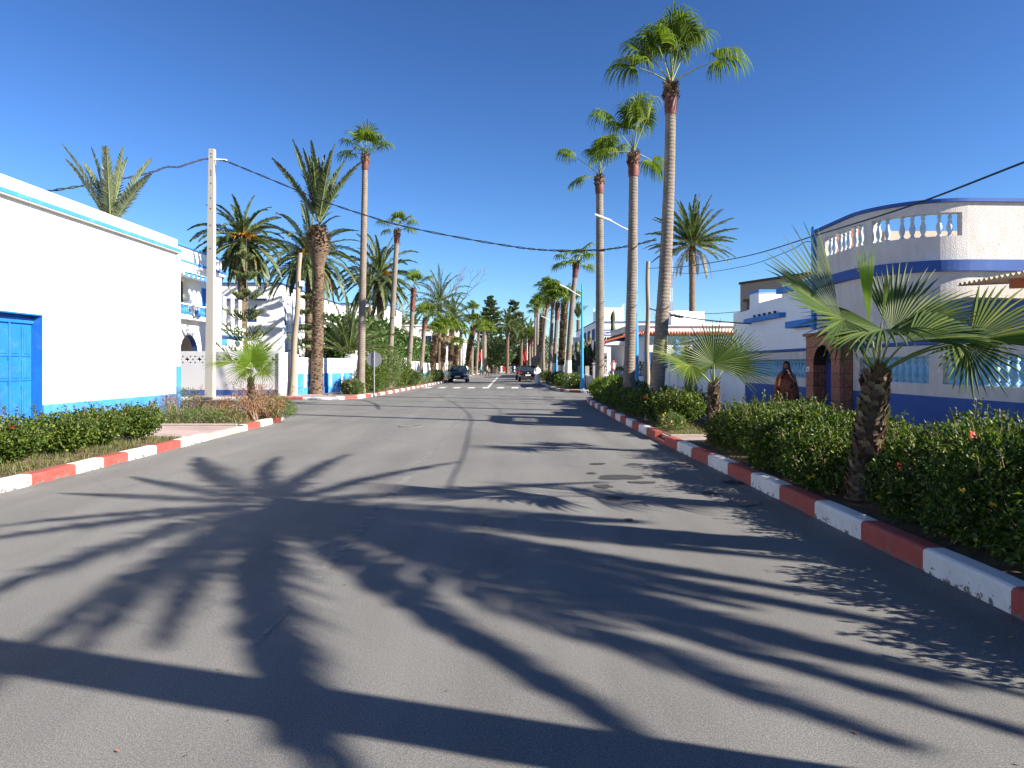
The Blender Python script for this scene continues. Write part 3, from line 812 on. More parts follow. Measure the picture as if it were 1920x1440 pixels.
# baluster meshes are built around parent's origin; offset copies above keep the shared mesh
def window(parent, ax, pos, a0, a1, z0, z1, out, frm, bars=2, pane=None, th=.05, shutter=False):
    mb = MB(); w = .05; s = 1 if out > 0 else -1
    q0, q1 = pos, pos+s*th
    def bx(m_, u0, u1, c0, c1, d0=0, d1=0):
        if ax == 'x': m_.box(q0-s*d0, u0, c0, q1+s*d1, u1, c1)
        else: m_.box(u0, q0-s*d0, c0, u1, q1+s*d1, c1)
    bx(mb, a0, a0+w, z0, z1); bx(mb, a1-w, a1, z0, z1); bx(mb, a0+w, a1-w, z0, z0+w); bx(mb, a0+w, a1-w, z1-w, z1)
    for k in range(1, bars): u = a0+(a1-a0)*k/bars; bx(mb, u-.02, u+.02, z0+w, z1-w)
    if shutter:
        n = int((z1-z0-2*w)/.09)
        for k in range(n):
            z = z0+w+(z1-z0-2*w)*(k+.5)/n; bx(mb, a0+w, a1-w, z-.03, z+.03, -.015, -.012)
    f = mb.build('window', frm, parent)
    mb = MB()
    if ax == 'x': mb.box(q0-s*.02, a0+w*.5, z0+w*.5, q0+s*.012, a1-w*.5, z1-w*.5)
    else: mb.box(a0+w*.5, q0-s*.02, z0+w*.5, a1-w*.5, q0+s*.012, z1-w*.5)
    mb.build('pane', pane or M['glass'], f)
    return f
# ------------------------------------------------------------------ near left white building
def near_left():
    t = thing('white_building', (-11, 18, 0), 'plain white building with light blue stripe and large blue door at left edge', 'building')
    X = -10.85
    mb = MB()
    mf = lambda u, z: 1 if z < .74 else 0
    wall(mb, 'x', X, -.3, 8, 23, 0, 5.28, [(11.9, 16.4, 0, 2.82)], mf, (.74,))
    mb.box(X-.3, 8, 5.28, X, 23, 5.72, 0)
    mb.box(X-12, 22.7, 0, X-.3, 23, 5.72, 0); mb.box(X-12, 8, 0, X-.3, 8.3, 5.72, 0)
    mb.box(X-12, 8.3, 0, X-11.7, 22.7, 5.72, 0); mb.box(X-11.7, 8.3, 5.0, X-.3, 22.7, 5.2, 0)
    mb.build('wall', [M['white'], M['sky']], t)
    for y0, y1 in ((8, 11.9), (16.4, 22.88)):
        mb = MB(); mb.box(X, y0, .13, X+.035, y1, .73, 0, .01); mb.build('plinth', M['sky'], t)
    mb = MB(); mb.box(X, 7.9, 5.30, X+.13, 23.06, 5.41, 0, .008); mb.build('cornice', M['sky'], t)
    mb = MB(); mb.box(X, 7.9, 5.27, X+.12, 23.05, 5.297, 0); mb.build('cornice_soffit', M['conc'], t)
    mb = MB(); mb.box(X+.003, 22.9, 1.62, X+.06, 23.1, 5.25, 0, .01); mb.box(X+.003, 22.9, .1, X+.075, 23.11, 1.615, 1, .01)
    mb.build('corner_pilaster', [M['white'], M['sky']], t)
    mb = MB(); mb.box(X-.29, 16.37, 0, X+.004, 16.397, 2.785); mb.box(X-.29, 11.9, 2.787, X+.004, 16.397, 2.817); mb.build('door_reveal', M['midblue'], t)
    mb = MB(); x0 = X-.24
    mb.box(x0-.05, 11.9, .1, x0, 16.36, 2.78)
    d = mb.build('door', M['midblue'], t)
    mb = MB()
    n = 6; w = 4.4/n
    for i in range(n):
        a = 11.95+i*w
        for (c0, c1) in ((.25, 1.2), (1.3, 1.75), (1.85, 2.55)):
            for q in range(2):
                u0 = a+.04+q*w*.5; u1 = a+w*.5-.02+q*w*.5
                mb.box(x0, u0, c0, x0+.022, u1, c1, 0, .006)
                mb.box(x0+.02, u0+.05, c0+.06, x0+.036, u1-.05, c1-.06, 0, .006)
        mb.box(x0, a-.03, .15, x0+.04, a+.015, 2.7, 0, .004)
    mb.box(x0, 11.9, 2.6, x0+.05, 16.38, 2.72, 0, .006)
    mb.build('door_panel', M['midblue'], d)
    mb = MB(); mb.tube([(x0+.04, 14.9, 1.22), (x0+.08, 14.9, 1.24), (x0+.08, 14.9, 1.38), (x0+.04, 14.9, 1.4)], .014, 6); mb.build('handle', M['cable'], d)
near_left()
# ------------------------------------------------------------------ left: diamond garden wall and lit garden wall
def diamond_wall():
    t = thing('garden_wall', (-14, 35.6, 0), 'grey white garden wall with diamond holes and blue foot behind the concrete pole', 'wall')
    Y = 35.6; x0, x1, zt = -24, -11.7, 2.36
    mb = MB(); zb, z1, z2 = .42, 1.80, 2.10
    wall(mb, 'y', Y, .22, x0, x1, 0, z1, (), lambda u, z: 1 if z < zb else 0, (zb,))
    wall(mb, 'y', Y, .22, x0, x1, z2, zt)
    # strip with diamond openings between z1 and z2
    cz = (z1+z2)/2; r = .12; cell = .615; n = int((x1-x0)/cell); cell = (x1-x0)/n
    for i in range(n):
        a, b = x0+i*cell, x0+(i+1)*cell; c = (a+b)/2
        r = .14; D = [(c-r, cz), (c, cz-r*1.1), (c+r, cz), (c, cz+r*1.1)]
        mids = [(c-r*.32, cz-r*.35), (c+r*.32, cz-r*.35), (c+r*.32, cz+r*.35), (c-r*.32, cz+r*.35)]
        ring = [D[0], mids[0], D[1], mids[1], D[2], mids[2], D[3], mids[3]]
        outer = [(a, cz), (a, z1), (c, z1), (b, z1), (b, cz), (b, z2), (c, z2), (a, z2)]
        for k in range(8):
            k2 = (k+1) % 8
            for y in (Y, Y+.22): mb.face([(outer[k][0], y, outer[k][1]), (outer[k2][0], y, outer[k2][1]), (ring[k2][0], y, ring[k2][1]), (ring[k][0], y, ring[k][1])], 0)
            mb.face([(ring[k][0], Y, ring[k][1]), (ring[k2][0], Y, ring[k2][1]), (ring[k2][0], Y+.22, ring[k2][1]), (ring[k][0], Y+.22, ring[k][1])], 0)
    mb.build('wall', [M['greywall'], M['cobalt']], t)
    mb = MB(); mb.box(x0, Y+.1, z1+.002, x1, Y+.12, z2-.002); mb.build('hole_shade_sheet', M['dark'], t)  # dark sheet added inside the wall to stand for shade in the diamond holes
    mb = MB()
    for i in range(n):
        c = x0+(i+.5)*cell
        for dx, dz in ((-.2, .15), (.18, .15), (-.2, -.15), (.18, -.15), (.307, 0)):
            mb.box(c+dx-.032, Y-.006, cz+dz-.03, c+dx+.032, Y+.01, cz+dz+.03)
    mb.build('vent_holes', M['dark'], t)
    mb = MB(); mb.box(x1, Y-.08, 0, x1+.45, Y+.35, 2.3, 0, .01); mb.build('end_pillar', M['whiteclean'], t)
diamond_wall()
def lit_wall():
    t = thing('garden_wall', (-10.5, 39, 0), 'sunlit white garden wall with light blue panels behind the wooden pole', 'wall')
    A = V((-11.2, 35.9, 0)); B = V((-9.5, 42.2, 0)); d = (B-A).normalized(); s = V((-d.y, d.x, 0))
    L = (B-A).length; mb = MB()
    def seg(m_, u0, u1, z0, z1, o0, o1, m=0):
        m_.obox(A+d*(u0+u1)/2+s*(o0+o1)/2+UP*(z0+z1)/2, d*(u1-u0)/2, s*(o1-o0)/2, UP*(z1-z0)/2, m)
    seg(mb, 0, L, 0, 2.05, 0, .2)
    mb.build('wall', M['white'], t)
    mb = MB(); seg(mb, -.02, L, .12, .5, -.06, -.001, 0); mb.build('plinth', M['sky'], t)
    mb = MB()
    for i in range(5): u = .15+i*1.32; seg(mb, u, u+1.05, .505, 1.22, -.03, -.002, 0)
    mb.build('painted_panels', M['sky'], t)
    mb = MB()
    for i in range(14): u = .2+i*.46; seg(mb, u, u+.06, 1.68, 1.73, -.03, 0, 0)
    mb.build('drip_blocks', M['whiteclean'], t)
    mb = MB()
    for u in (-.1, L-.2):
        seg(mb, u, u+.5, 0, 2.1, -.12, .3); seg(mb, u-.06, u+.56, 2.1, 2.2, -.18, .36); seg(mb, u+.05, u+.45, 2.2, 2.32, -.05, .24)
    mb.build('pillar', M['white'], t)
    t = thing('garden_wall', (-9.3, 55, 0), 'white garden wall with pillars behind the tall oleander bushes', 'wall')
    mb = MB(); wall(mb, 'x', -9.35, -.2, 42.5, 72, 0, 1.95); mb.box(-9.6, 42.5, 1.95, -9.3, 72, 2.03, 0, .01)
    for y in (46.5, 47.4, 52, 57, 61, 62): mb.box(-9.65, y, 0, -9.25, y+.4, 2.3, 0, .01)
    mb.box(-9.5, 43.0, 2.03, -9.38, 46.4, 2.55, 0, .01)
    mb.build('wall', M['white'], t)
    t = thing('garden_wall', (-9.3, 90, 0), 'far white garden wall with blue foot beyond the booted palms', 'wall')
    mb = MB(); wall(mb, 'x', -9.35, -.2, 72.5, 130, 0, 1.9, (), lambda u, z: 1 if z < .9 else 0, (.9,)); mb.build('wall', [M['white'], M['sky']], t)
lit_wall()
# ------------------------------------------------------------------ left houses
def house_balcony():
    t = thing('house', (-20, 40, 0), 'white two storey house with blue cornices, balcony and arch behind the diamond wall', 'house')
    X = -17.6
    mb = MB()
    wall(mb, 'x', X, -.3, 36.2, 43, 0, 7.15, [(36.9, 38.6, 4.35, 6.2), (37.45, 39.9, 0, 3.32), (40.2, 41.15, 4.45, 6.05)])
    arch(mb, 'x', X-.001, -.298, 38.675, 1.1, 2.22, 3.321, 0, 1)
    mb.box(X-.3, 37.449, 0, X-.002, 37.575, 3.32); mb.box(X-.3, 39.775, 0, X-.002, 39.901, 3.32)
    wall(mb, 'y', 36.2, .3, X-9, X-.3, 0, 7.15); mb.box(X-9, 42.7, 0, X-.3, 43, 7.15)
    mb.box(X-9, 36.5, 0, X-8.7, 42.7, 7.15)
    mb.box(X-8.7, 36.5, 3.6, X-.3, 42.7, 3.75); mb.box(X-8.7, 36.5, 6.95, X-.3, 42.7, 7.1)
    mb.box(X-2.2, 36.5, 3.75, X-2.0, 42.7, 6.95); mb.box(X-2.6, 36.5, .1, X-2.4, 42.7, 3.6)
    # parapet
    wall(mb, 'x', X, -.25, 36.9, 43, 7.15, 8.0); mb.box(X-9, 36.9, 7.15, X-.25, 37.15, 8.0); mb.box(X-9, 42.75, 7.15, X-.25, 43, 8.0)
    mb.build('wall', [M['white'], M['cobalt']], t)
    mb = MB(); mb.box(X-9.1, 36.75, 8.0, X+.12, 43.12, 8.09, 0, .01); mb.box(X-9.1, 36.0, 7.16, X+.22, 43.2, 7.26, 0, .01); mb.build('cornice', M['sky'], t)
    mb = MB(); mb.box(X+.0, 36.1, 7.0, X+.16, 43.15, 7.155, 0, .01); mb.build('moulding', M['whiteclean'], t)
    mb = MB(); mb.box(X+.002, 36.3, 6.36, X+.85, 39.9, 6.48, 0, .01)
    for i in range(7): mb.box(X+.85, 36.35+i*.55, 6.2, X+.9, 36.6+i*.55, 6.48, 1)
    mb.box(X+.80, 36.28, 6.28, X+.85, 39.93, 6.50, 0)
    mb.build('balcony_canopy', [M['white'], M['sky']], t)
    b = MB(); b.box(X+.002, 36.4, 4.1, X+.45, 40.3, 4.32, 0, .01); b.box(X+.3, 36.4, 4.84, X+.45, 40.3, 4.92, 0, .01)
    for y in (36.4, 38.15, 40.1): b.box(X+.3, y, 4.32, X+.45, y+.18, 4.84)
    r = b.build('balcony', M['white'], t)
    balusters(r, [(X+.375, 36.7+i*.2, 4.32) for i in range(7)]+[(X+.375, 38.45+i*.2, 4.32) for i in range(8)], .52, .95, M['sky'])
    mb = MB(); mb.box(X-.12, 38.62, 4.35, X+.003, 38.8, 6.2, 0); mb.build('column', M['whiteclean'], t)
    mb = MB(); mb.box(X+.002, 40.15, 4.3, X+.16, 41.2, 4.42, 0, .01); mb.build('window_sill', M['whiteclean'], t)
    window(t, 'x', X-.03, 40.2, 41.15, 4.45, 6.05, 1, M['sky'], 2, M['sky'], shutter=True)
    # lower annex with terrace columns to the right
    a = MB(); a.box(X-6, 43.0, 0, X-.4, 47.5, 3.9); a.box(X-6, 43.0, 3.9, X-.25, 47.6, 4.1)
    for y in (43.5, 44.7, 46.0, 47.3): a.lathe([(.13, 0), (.13, 1.9)], (X-.55, y, 4.1), 10)
    a.build('annex', M['white'], t)
    mb = MB(); mb.box(X-.42, 43.4, 3.45, X-.1, 47.3, 3.55, 0, .01); mb.box(X-.41, 43.8, 2.9, X-.38, 44.8, 3.3); mb.build('annex_trim', M['sky'], t)
    window(t, 'x', X-.4, 45.3, 46.2, 1.2, 2.4, 1, M['cobalt'], 2)
house_balcony()
def house_grey():
    t = thing('house', (-25, 66, 0), 'big white house with blue window shutters behind the date palms', 'house')
    X, Y, zt = -19.6, 60, 8.55
    mb = MB()
    wall(mb, 'y', Y, .3, -34, X, 0, zt, [(-22.6, -21.6, 5.3, 6.4), (-26.5, -25.2, 2, 3.4)])
    wall(mb, 'x', X, -.3, Y+.3, 82, 0, zt, [(60.6, 61.6, 5.1, 6.55), (60.5, 61.5, 1.6, 2.9), (65, 66, 4.8, 6.2), (67.5, 68.5, 4.8, 6.2), (71, 72, 4.8, 6.2), (75, 76, 4.8, 6.2), (64, 65.2, 1.4, 2.9), (70, 71.2, 1.4, 2.9), (77, 78, 1.4, 2.9)])
    mb.box(-34, 81.7, 0, X-.3, 82, zt); mb.box(-34, Y+.3, 0, -33.7, 81.7, zt); mb.box(-33.7, Y+.3, zt-.5, X-.3, 81.7, zt-.3)
    mb.build('wall', M['white'], t)
    mb = MB(); mb.box(-34.1, Y-.15, zt, X+.15, Y+.3, zt+.1, 0, .01); mb.box(X-.3, Y+.3, zt, X+.15, 82.1, zt+.1, 0, .01)
    mb.box(-24.3, Y-.35, 7.15, -22.8, Y-.002, 7.28, 0, .01); mb.box(-21.9, Y-.35, 7.15, -20.7, Y-.002, 7.28, 0, .01); mb.build('cornice', M['cobalt'], t)
    for q in ((X+.002, Y+.02, X+.18, Y+.5), (X+.002, 61.9, X+.3, 62.2), (X+.002, 73.5, X+.3, 73.9)):
        mb = MB(); mb.box(q[0], q[1], 0, q[2], q[3], 8.2, 0, .01); mb.build('pilaster', M['whiteclean'], t)
    window(t, 'y', Y+.08, -22.6, -21.6, 5.3, 6.4, -1, M['cobalt'], 2, M['cobalt'], shutter=True)
    window(t, 'y', Y+.08, -26.5, -25.2, 2, 3.4, -1, M['cobalt'], 2)
    for (a, b, c, d) in [(60.6, 61.6, 5.1, 6.55), (60.5, 61.5, 1.6, 2.9), (65, 66, 4.8, 6.2), (67.5, 68.5, 4.8, 6.2), (71, 72, 4.8, 6.2), (75, 76, 4.8, 6.2), (64, 65.2, 1.4, 2.9), (70, 71.2, 1.4, 2.9), (77, 78, 1.4, 2.9)]:
        window(t, 'x', X-.08, a, b, c, d, 1, M['cobalt'] if c > 4 else M['sky'], 2, M['cobalt'] if c > 4 else M['sky'], shutter=True)
    t = thing('house', (-20, 92, 0), 'flat roofed white house behind the grey trunked palms, blue roof edge', 'house')
    mb = MB(); mb.box(-27, 86, 0, -15.5, 100, 9.1); mb.box(-20, 84.5, 0, -15, 86, 6.2); mb.build('wall', M['white'], t)
    mb = MB(); mb.box(-27.1, 85.85, 9.1, -15.4, 100.1, 9.22, 0, .01); mb.build('cornice', M['cobalt'], t)
    for x in (-24.5, -21, -18): window(t, 'y', 85.97, x, x+1.1, 6.4, 7.6, -1, M['cobalt'], 2)
    t = thing('house', (-19, 125, 0), 'low white house far behind the clipped green hedge', 'house')
    mb = MB(); mb.box(-26, 118, 0, -14, 130, 8.2); mb.box(-22, 117.5, 8.2, -17, 124, 9.4); mb.build('wall', M['white'], t)
    for x in (-23.5, -20, -17): window(t, 'y', 117.95, x, x+1.2, 5.6, 6.9, -1, M['cobalt'], 2)
    t = thing('house', (-11, 112, 0), 'tall narrow white house seen between the booted palms on the left', 'house')
    mb = MB(); mb.box(-16, 104, 0, -7.9, 112, 7.4); mb.box(-16.1, 103.9, 7.4, -7.8, 112.1, 7.6); mb.build('wall', M['white'], t)
    for x in (-10.2, -13): window(t, 'y', 103.95, x, x+1.2, 4.6, 6.0, -1, M['cobalt'], 2)
    t = thing('house', (-13, 140, 0), 'small cream house far down the street on the left', 'house')
    mb = MB(); mb.box(-18, 134, 0, -9.2, 144, 6.6); mb.box(-18.1, 133.9, 6.6, -9.1, 144.1, 6.8); mb.build('wall', M['white'], t)
    for x in (-11.5, -14): window(t, 'y', 133.95, x, x+1.2, 4, 5.3, -1, M['cobalt'], 2)
house_grey()
# ------------------------------------------------------------------ right: balustraded garden wall, portal
def right_wall():
    global SC
    SC = 1.15
    X = 7.2
    def section(y0, y1, label, bays, top=None):
        t = thing('garden_wall', (X, (y0+y1)/2, 0), label, 'wall')
        mb = MB(); ops = [(a, b, 1.335, 1.81) for a, b in bays]
        wall(mb, 'x', X, .22, y0, y1, 0, 2.0, ops, lambda u, z: 1 if z < 1.12 else 0, (1.12,))
        mb.build('wall', [M['rough'], M['cobalt']], t)
        if top:
            mb = MB(); mb.box(X+.02, y0, 2.075, X+.2, y1, top, 0); mb.build('upper_wall', M['white'], t)
        mb = MB(); mb.box(X-.035, y0, 2.0, X+.25, y1, 2.073, 0, .01); mb.build('coping', M['cobalt'], t)
        for a, b in bays:
            n = max(2, int((b-a)/.205)); balusters(t, [(X+.11, a+(b-a)*(i+.5)/n, 1.336) for i in range(n)], .472, 1.35, M['pale'])
    section(16.75, 21.9, 'garden wall with a row of pale blue balusters left of the brick portal', [(17.15, 21.5)], 2.52)
    section(2.0, 14.98, 'garden wall with blue foot and baluster openings right of the brick portal', [(12.25, 14.7), (8.95, 11.85), (5.6, 8.6), (2.3, 5.2)])
    # portal
    t = thing('brick_portal', (7.2, 15.85, 0), 'red brick gateway with arched blue door in the right hand garden wall', 'gateway')
    mb = MB(); x0, th = 6.93, .55; uc, r = 15.86, .46
    wall(mb, 'x', x0, th, 15.0, 16.72, 0, 2.32, [(uc-r, uc+r, 0, 2.12)])
    arch(mb, 'x', x0-.0, th, uc, r, 1.65, 2.121, 0, 1)
    mb.build('brick_arch', [M['brick'], M['woodd']], t)
    mb = MB(); mb.box(x0-.06, 14.94, 2.321, x0+th+.06, 16.78, 2.39, 0, .012); mb.build('cornice', M['brick'], t)
    mb = MB(); mb.box(x0+.3, uc-r, .1, x0+.35, uc+r, 1.66); mb.mesh([(x0+.3, uc-r*math.cos(math.pi*i/12), 1.66+r*math.sin(math.pi*i/12)) for i in range(13)], [tuple(range(13))])
    d = mb.build('door', M['doorcob'], t)
    mb = MB()
    for k in range(2):
        a = uc-r+.05+k*r
        mb.box(x0+.278, a, .25, x0+.3, a+r-.1, .8, 0, .006); mb.box(x0+.278, a, .9, x0+.3, a+r-.1, 1.55, 0, .006)
    mb.build('door_panel', M['doorcob'], d)
    mb = MB(); mb.tube([(x0+.26, uc+.05, 1.1), (x0+.26, uc+.05, 1.25)], .012, 6); mb.build('handle', M['grey'], d)
    mb = MB(); n = 10; rr = r*.8
    mb.mesh([(x0+.29, uc-rr*math.cos(math.pi*i/n), 1.7+rr*.9*math.sin(math.pi*i/n)) for i in range(n+1)], [tuple(range(n+1))]); mb.build('pane', M['glass'], d)
    t = thing('house_number_plate', (6.92, 16.6, 1.55), 'small white number plate on the left pillar of the brick portal', 'sign')
    mb = MB(); mb.box(6.915, 16.5, 1.5, 6.929, 16.66, 1.62, 0, .003); mb.build('plate', M['lampw'], t)
    mb = MB()
    for zc, r_ in ((1.578, .018), (1.541, .022)):
        pts = [(6.912, 16.58+r_*math.cos(a*math.pi/6), zc+r_*math.sin(a*math.pi/6)) for a in range(13)]; mb.tube(pts, .004, 4)
    mb.build('numeral', M['cable'], t)
    # gate wall further down
    SC = lambda y: 1.15-.15*min(1, max(0, (y-22)/12))
    t = thing('garden_wall', (X, 28, 0), 'plain white street wall with small blue openings beside the stone gate', 'wall')
    mb = MB(); [wall(mb, 'x', X, .22, 21.92+i*1.116, 21.92+(i+1)*1.116, 0, 2.15) for i in range(5)]; [wall(mb, 'x', X, .22, 29.05+i*.99, 29.05+(i+1)*.99, 0, 2.12) for i in range(5)]
    [mb.box(X-.03, 21.92+i*1.116, 2.153, X+.25, 21.92+(i+1)*1.116, 2.2) for i in range(5)] 
    for y in (29.1, 30.75, 32.4, 33.75): mb.box(X-.05, y, 0, X-.001, y+.18, 2.1)
    [mb.box(X-.04, 29.3+i*.88, 1.38, X-.002, 30.18+i*.88, 1.44) for i in range(5)]; mb.box(X+.22, 33.78, 0, X+14, 34.0, 2.1)
    mb.build('wall', M['white'], t)
    mb = MB()
    for y in (29.4, 31.0, 32.65): mb.box(X-.012, y, 1.52, X-.003, y+1.2, 2.0)
    for y in (24.8, 26.1): mb.box(X-.012, y, 1.52, X-.003, y+1.1, 2.0)
    g = mb.build('blue_openings', M['cobalt'], t)
    mb = MB()
    for y in (29.4, 31.0, 32.65, 24.8, 26.1):
        for q in range(4): mb.box(X-.03, y+.02, 1.58+q*.12, X-.013, y+1.08, 1.60+q*.12)
    mb.build('grille', M['sky'], g)
    t = thing('stone_gate', (X, 28.3, 0), 'dark wooden gate with stone jambs and little grey roof', 'gateway')
    mb = MB(); mb.box(X-.15, 27.5, 0, X+.3, 27.75, 2.45, 0, .02); mb.box(X-.15, 28.8, 0, X+.3, 29.05, 2.45, 0, .02); mb.build('jamb', M['stone'], t)
    mb = MB(); mb.box(X+.02, 27.75, .1, X+.08, 28.8, 2.3); 
    d = mb.build('door', M['woodd'], t)
    mb = MB()
    for i in range(5): mb.box(X-.005, 27.78+i*.205, .15, X+.02, 27.96+i*.205, 2.25, 0, .004)
    mb.build('plank', M['woodd'], d)
    mb = MB(); mb.mesh([(X-.55, 27.2, 2.46), (X-.55, 29.35, 2.46), (X+.5, 29.35, 2.7), (X+.5, 27.2, 2.7), (X-.55, 27.2, 2.53), (X-.55, 29.35, 2.53), (X+.5, 29.35, 2.77), (X+.5, 27.2, 2.77)], [(3, 2, 1, 0), (4, 5, 6, 7), (0, 1, 5, 4), (1, 2, 6, 5), (2, 3, 7, 6), (3, 0, 4, 7)]); mb.build('roof', M['conc'], t)
    t = thing('urn_finial', (X+.1, 31.5, 2.12), 'bright blue urn finial on top of the street wall', 'ornament')
    mb = MB(); mb.lathe([(.22, 0), (.22, .06), (.08, .09), (.06, .16), (.19, .26), (.2, .32), (.1, .4), (.07, .43)], (X+.1, 31.5, 2.12), 14); mb.build('bowl', M['sky'], t)
    mb = MB(); mb.lathe([(.03, 0), (.11, .05), (.13, .12), (.11, .19), (.03, .25), (.02, .3)], (X+.1, 31.5, 2.55), 12); mb.build('ball', M['sky'], t)
right_wall()
SC = 1.15
# ------------------------------------------------------------------ right: big house with curved balcony
def curved_house():
    t = thing('house', (10, 17, 0), 'large rough plastered house with curved balcony and dark blue bands on the right', 'house')
    path = [(7.35, 17.2), (7.35, 16.3), (7.35, 15.5)]
    for k in range(1, 15):
        a = math.pi*(1+k/28); path.append((8.95+1.6*math.cos(a), 15.5+1.6*math.sin(a)))
    path += [(8.95+.45*i, 13.9+.02*i) for i in range(1, 15)]
    def strip(mb, o, z0, z1, m=0, w=.18, sel=None, cap=True):
        P = off(path, o); Q = off(path, o+w); n = len(path)
        for i in range(n-1):
            if sel and not sel(i): continue
            a, b, c, d = P[i], P[i+1], Q[i+1], Q[i]
            mb.mesh([(*a, z0), (*b, z0), (*c, z0), (*d, z0), (*a, z1), (*b, z1), (*c, z1), (*d, z1)], [(3, 2, 1, 0), (4, 5, 6, 7), (0, 1, 5, 4), (1, 2, 6, 5), (2, 3, 7, 6), (3, 0, 4, 7)], m)
    # off(+) goes to the right of travel; travelling toward -Y then +X, inside is the left
    ins = -1
    def S(*a, **k): strip(*a, **k)
    # resample path finely for openings
    fine = resample(path, .1); fp = [(p.x, p.y) for p in fine]; path[:] = fp
    pxs = [CX+F*p[0]/p[1] for p in fp]
    op = [(1545 < x < 1612) or (1630 < x < 1800) for x in pxs]
    mb = MB()
    strip(mb, -.22, 0, 3.5, 0, .20)
    mb.box(7.37, 17.2, 0, 16, 17.45, 3.4)
    mb.build('wall', M['rough'], t)
    mb = MB(); strip(mb, -.2, 3.72, 4.2, 0, .18); strip(mb, -.2, 4.66, 4.86, 0, .18); strip(mb, -.2, 4.2, 4.66, 0, .18, lambda i: not op[i])
    mb.build('balcony_parapet', M['rough'], t)
    mb = MB(); strip(mb, -.24, 4.86, 4.93, 0, .27); mb.build('parapet_cap', M['cobalt'], t)
    mb = MB(); strip(mb, -.2, 3.5, 3.718, 0, .27); mb.build('floor_band', M['cobalt'], t)
    mb = MB(); mb.prism([(p[0], p[1]) for p in off(path, -.25)]+[(15, 17.6), (7.6, 17.6)], 3.45, 3.6, 0); mb.build('balcony_floor', M['conc'], t)
    mb = MB(); mb.box(7.29, 17.16, 2.1, 7.43, 17.3, 5.02, 0, .01); mb.build('corner_strip', M['sky'], t)
    for lo, hi in ((1545, 1612), (1630, 1800)):
        idx = [i for i in range(len(fp)) if lo < pxs[i] < hi]; P = off(path, -.11)
        L = (len(idx))*.1; n = max(3, int(L/.235))
        balusters(t, [(*P[idx[0]+int((k+.5)*len(idx)/n)], 4.2) for k in range(n)], .46, .95, M['paleb'])
    mb = MB(); mb.box(9.3, 17.7, 3.4, 16, 19, 5.0); mb.build('roof_room', M['cream'], t)
    mb = MB(); mb.box(7.95, 17.5, 3.7, 8.6, 18.1, 5.06, 0, .01); mb.build('chimney', M['brick'], t)
    # porch ground floor
    mb = MB(); mb.box(8.2, 13.25, 2.68, 18, 13.9, 2.86, 0, .01); mb.build('porch_beam', M['cobalt'], t)
    mb = MB(); mb.box(8.3, 13.5, 2.38, 18, 13.65, 2.675); mb.build('porch_panel', M['doorcob'], t)
    for x in (8.3, 9.5, 10.7, 11.9): 
        mb = MB(); mb.box(x, 13.4, .1, x+.09, 13.5, 2.38, 0, .004); mb.build('porch_post', M['doorcob'], t)
    mb = MB(); mb.box(8.35, 13.55, .1, 18, 13.7, 1.75); mb.build('porch_wall', M['sky'], t)
    for i in range(4): window(t, 'y', 13.68, 8.6+i*1.25, 9.4+i*1.25, 1.78, 2.36, -1, M['cobalt'], 2)
    # small turret ornament
    mb = MB(); mb.lathe([(.26, 0), (.26, .12), (.2, .16), (.22, .35), (.12, .5), (.16, .56), (.14, .7), (.03, .8)], (7.55, 16.6, 2.05), 14); mb.build('stone_ornament', M['pale'], t)
    # awning
    t = thing('awning', (9.5, 12, 2.9), 'corrugated sheet awning on an orange beam in front of the curved house', 'awning')
    mb = MB(); N = 60; y0, y1 = 9.6, 13.75; top = []; vs = []; x0, x1 = 8.62, 13
    for i in range(N*4+1):
        y = y0+(y1-y0)*i/(N*4); z = .028*math.sin(i/4*2*math.pi*.5)
        vs += [(x0, y, 3.22+z-.03*(y1-y)*0), (x1, y, 3.42+z)]
    mb.mesh(vs, [(2*i, 2*i+1, 2*i+3, 2*i+2) for i in range(N*4)], 0, True)
    mb.mesh([(a, b, c-.012) for a, b, c in vs], [(2*i+2, 2*i+3, 2*i+1, 2*i) for i in range(N*4)], 0, True)
    mb.build('sheet', M['corr'], t)
    for y in (10.2, 12.6):
        mb = MB(); mb.mesh([(8.9, y, 3.02), (13, y, 3.18), (13, y, 3.36), (8.9, y, 3.18), (8.9, y+.1, 3.02), (13, y+.1, 3.18), (13, y+.1, 3.36), (8.9, y+.1, 3.18)], [(0, 1, 2, 3), (7, 6, 5, 4), (0, 4, 5, 1), (3, 2, 6, 7), (0, 3, 7, 4), (1, 5, 6, 2)]); mb.build('beam', M['wood2'], t)
    for y in (9.7, 11.6):
        mb = MB(); mb.tube([(9.0, y, .1), (9.0, y, 3.1)], .04, 8); mb.build('support', M['cobalt'], t)
curved_house()
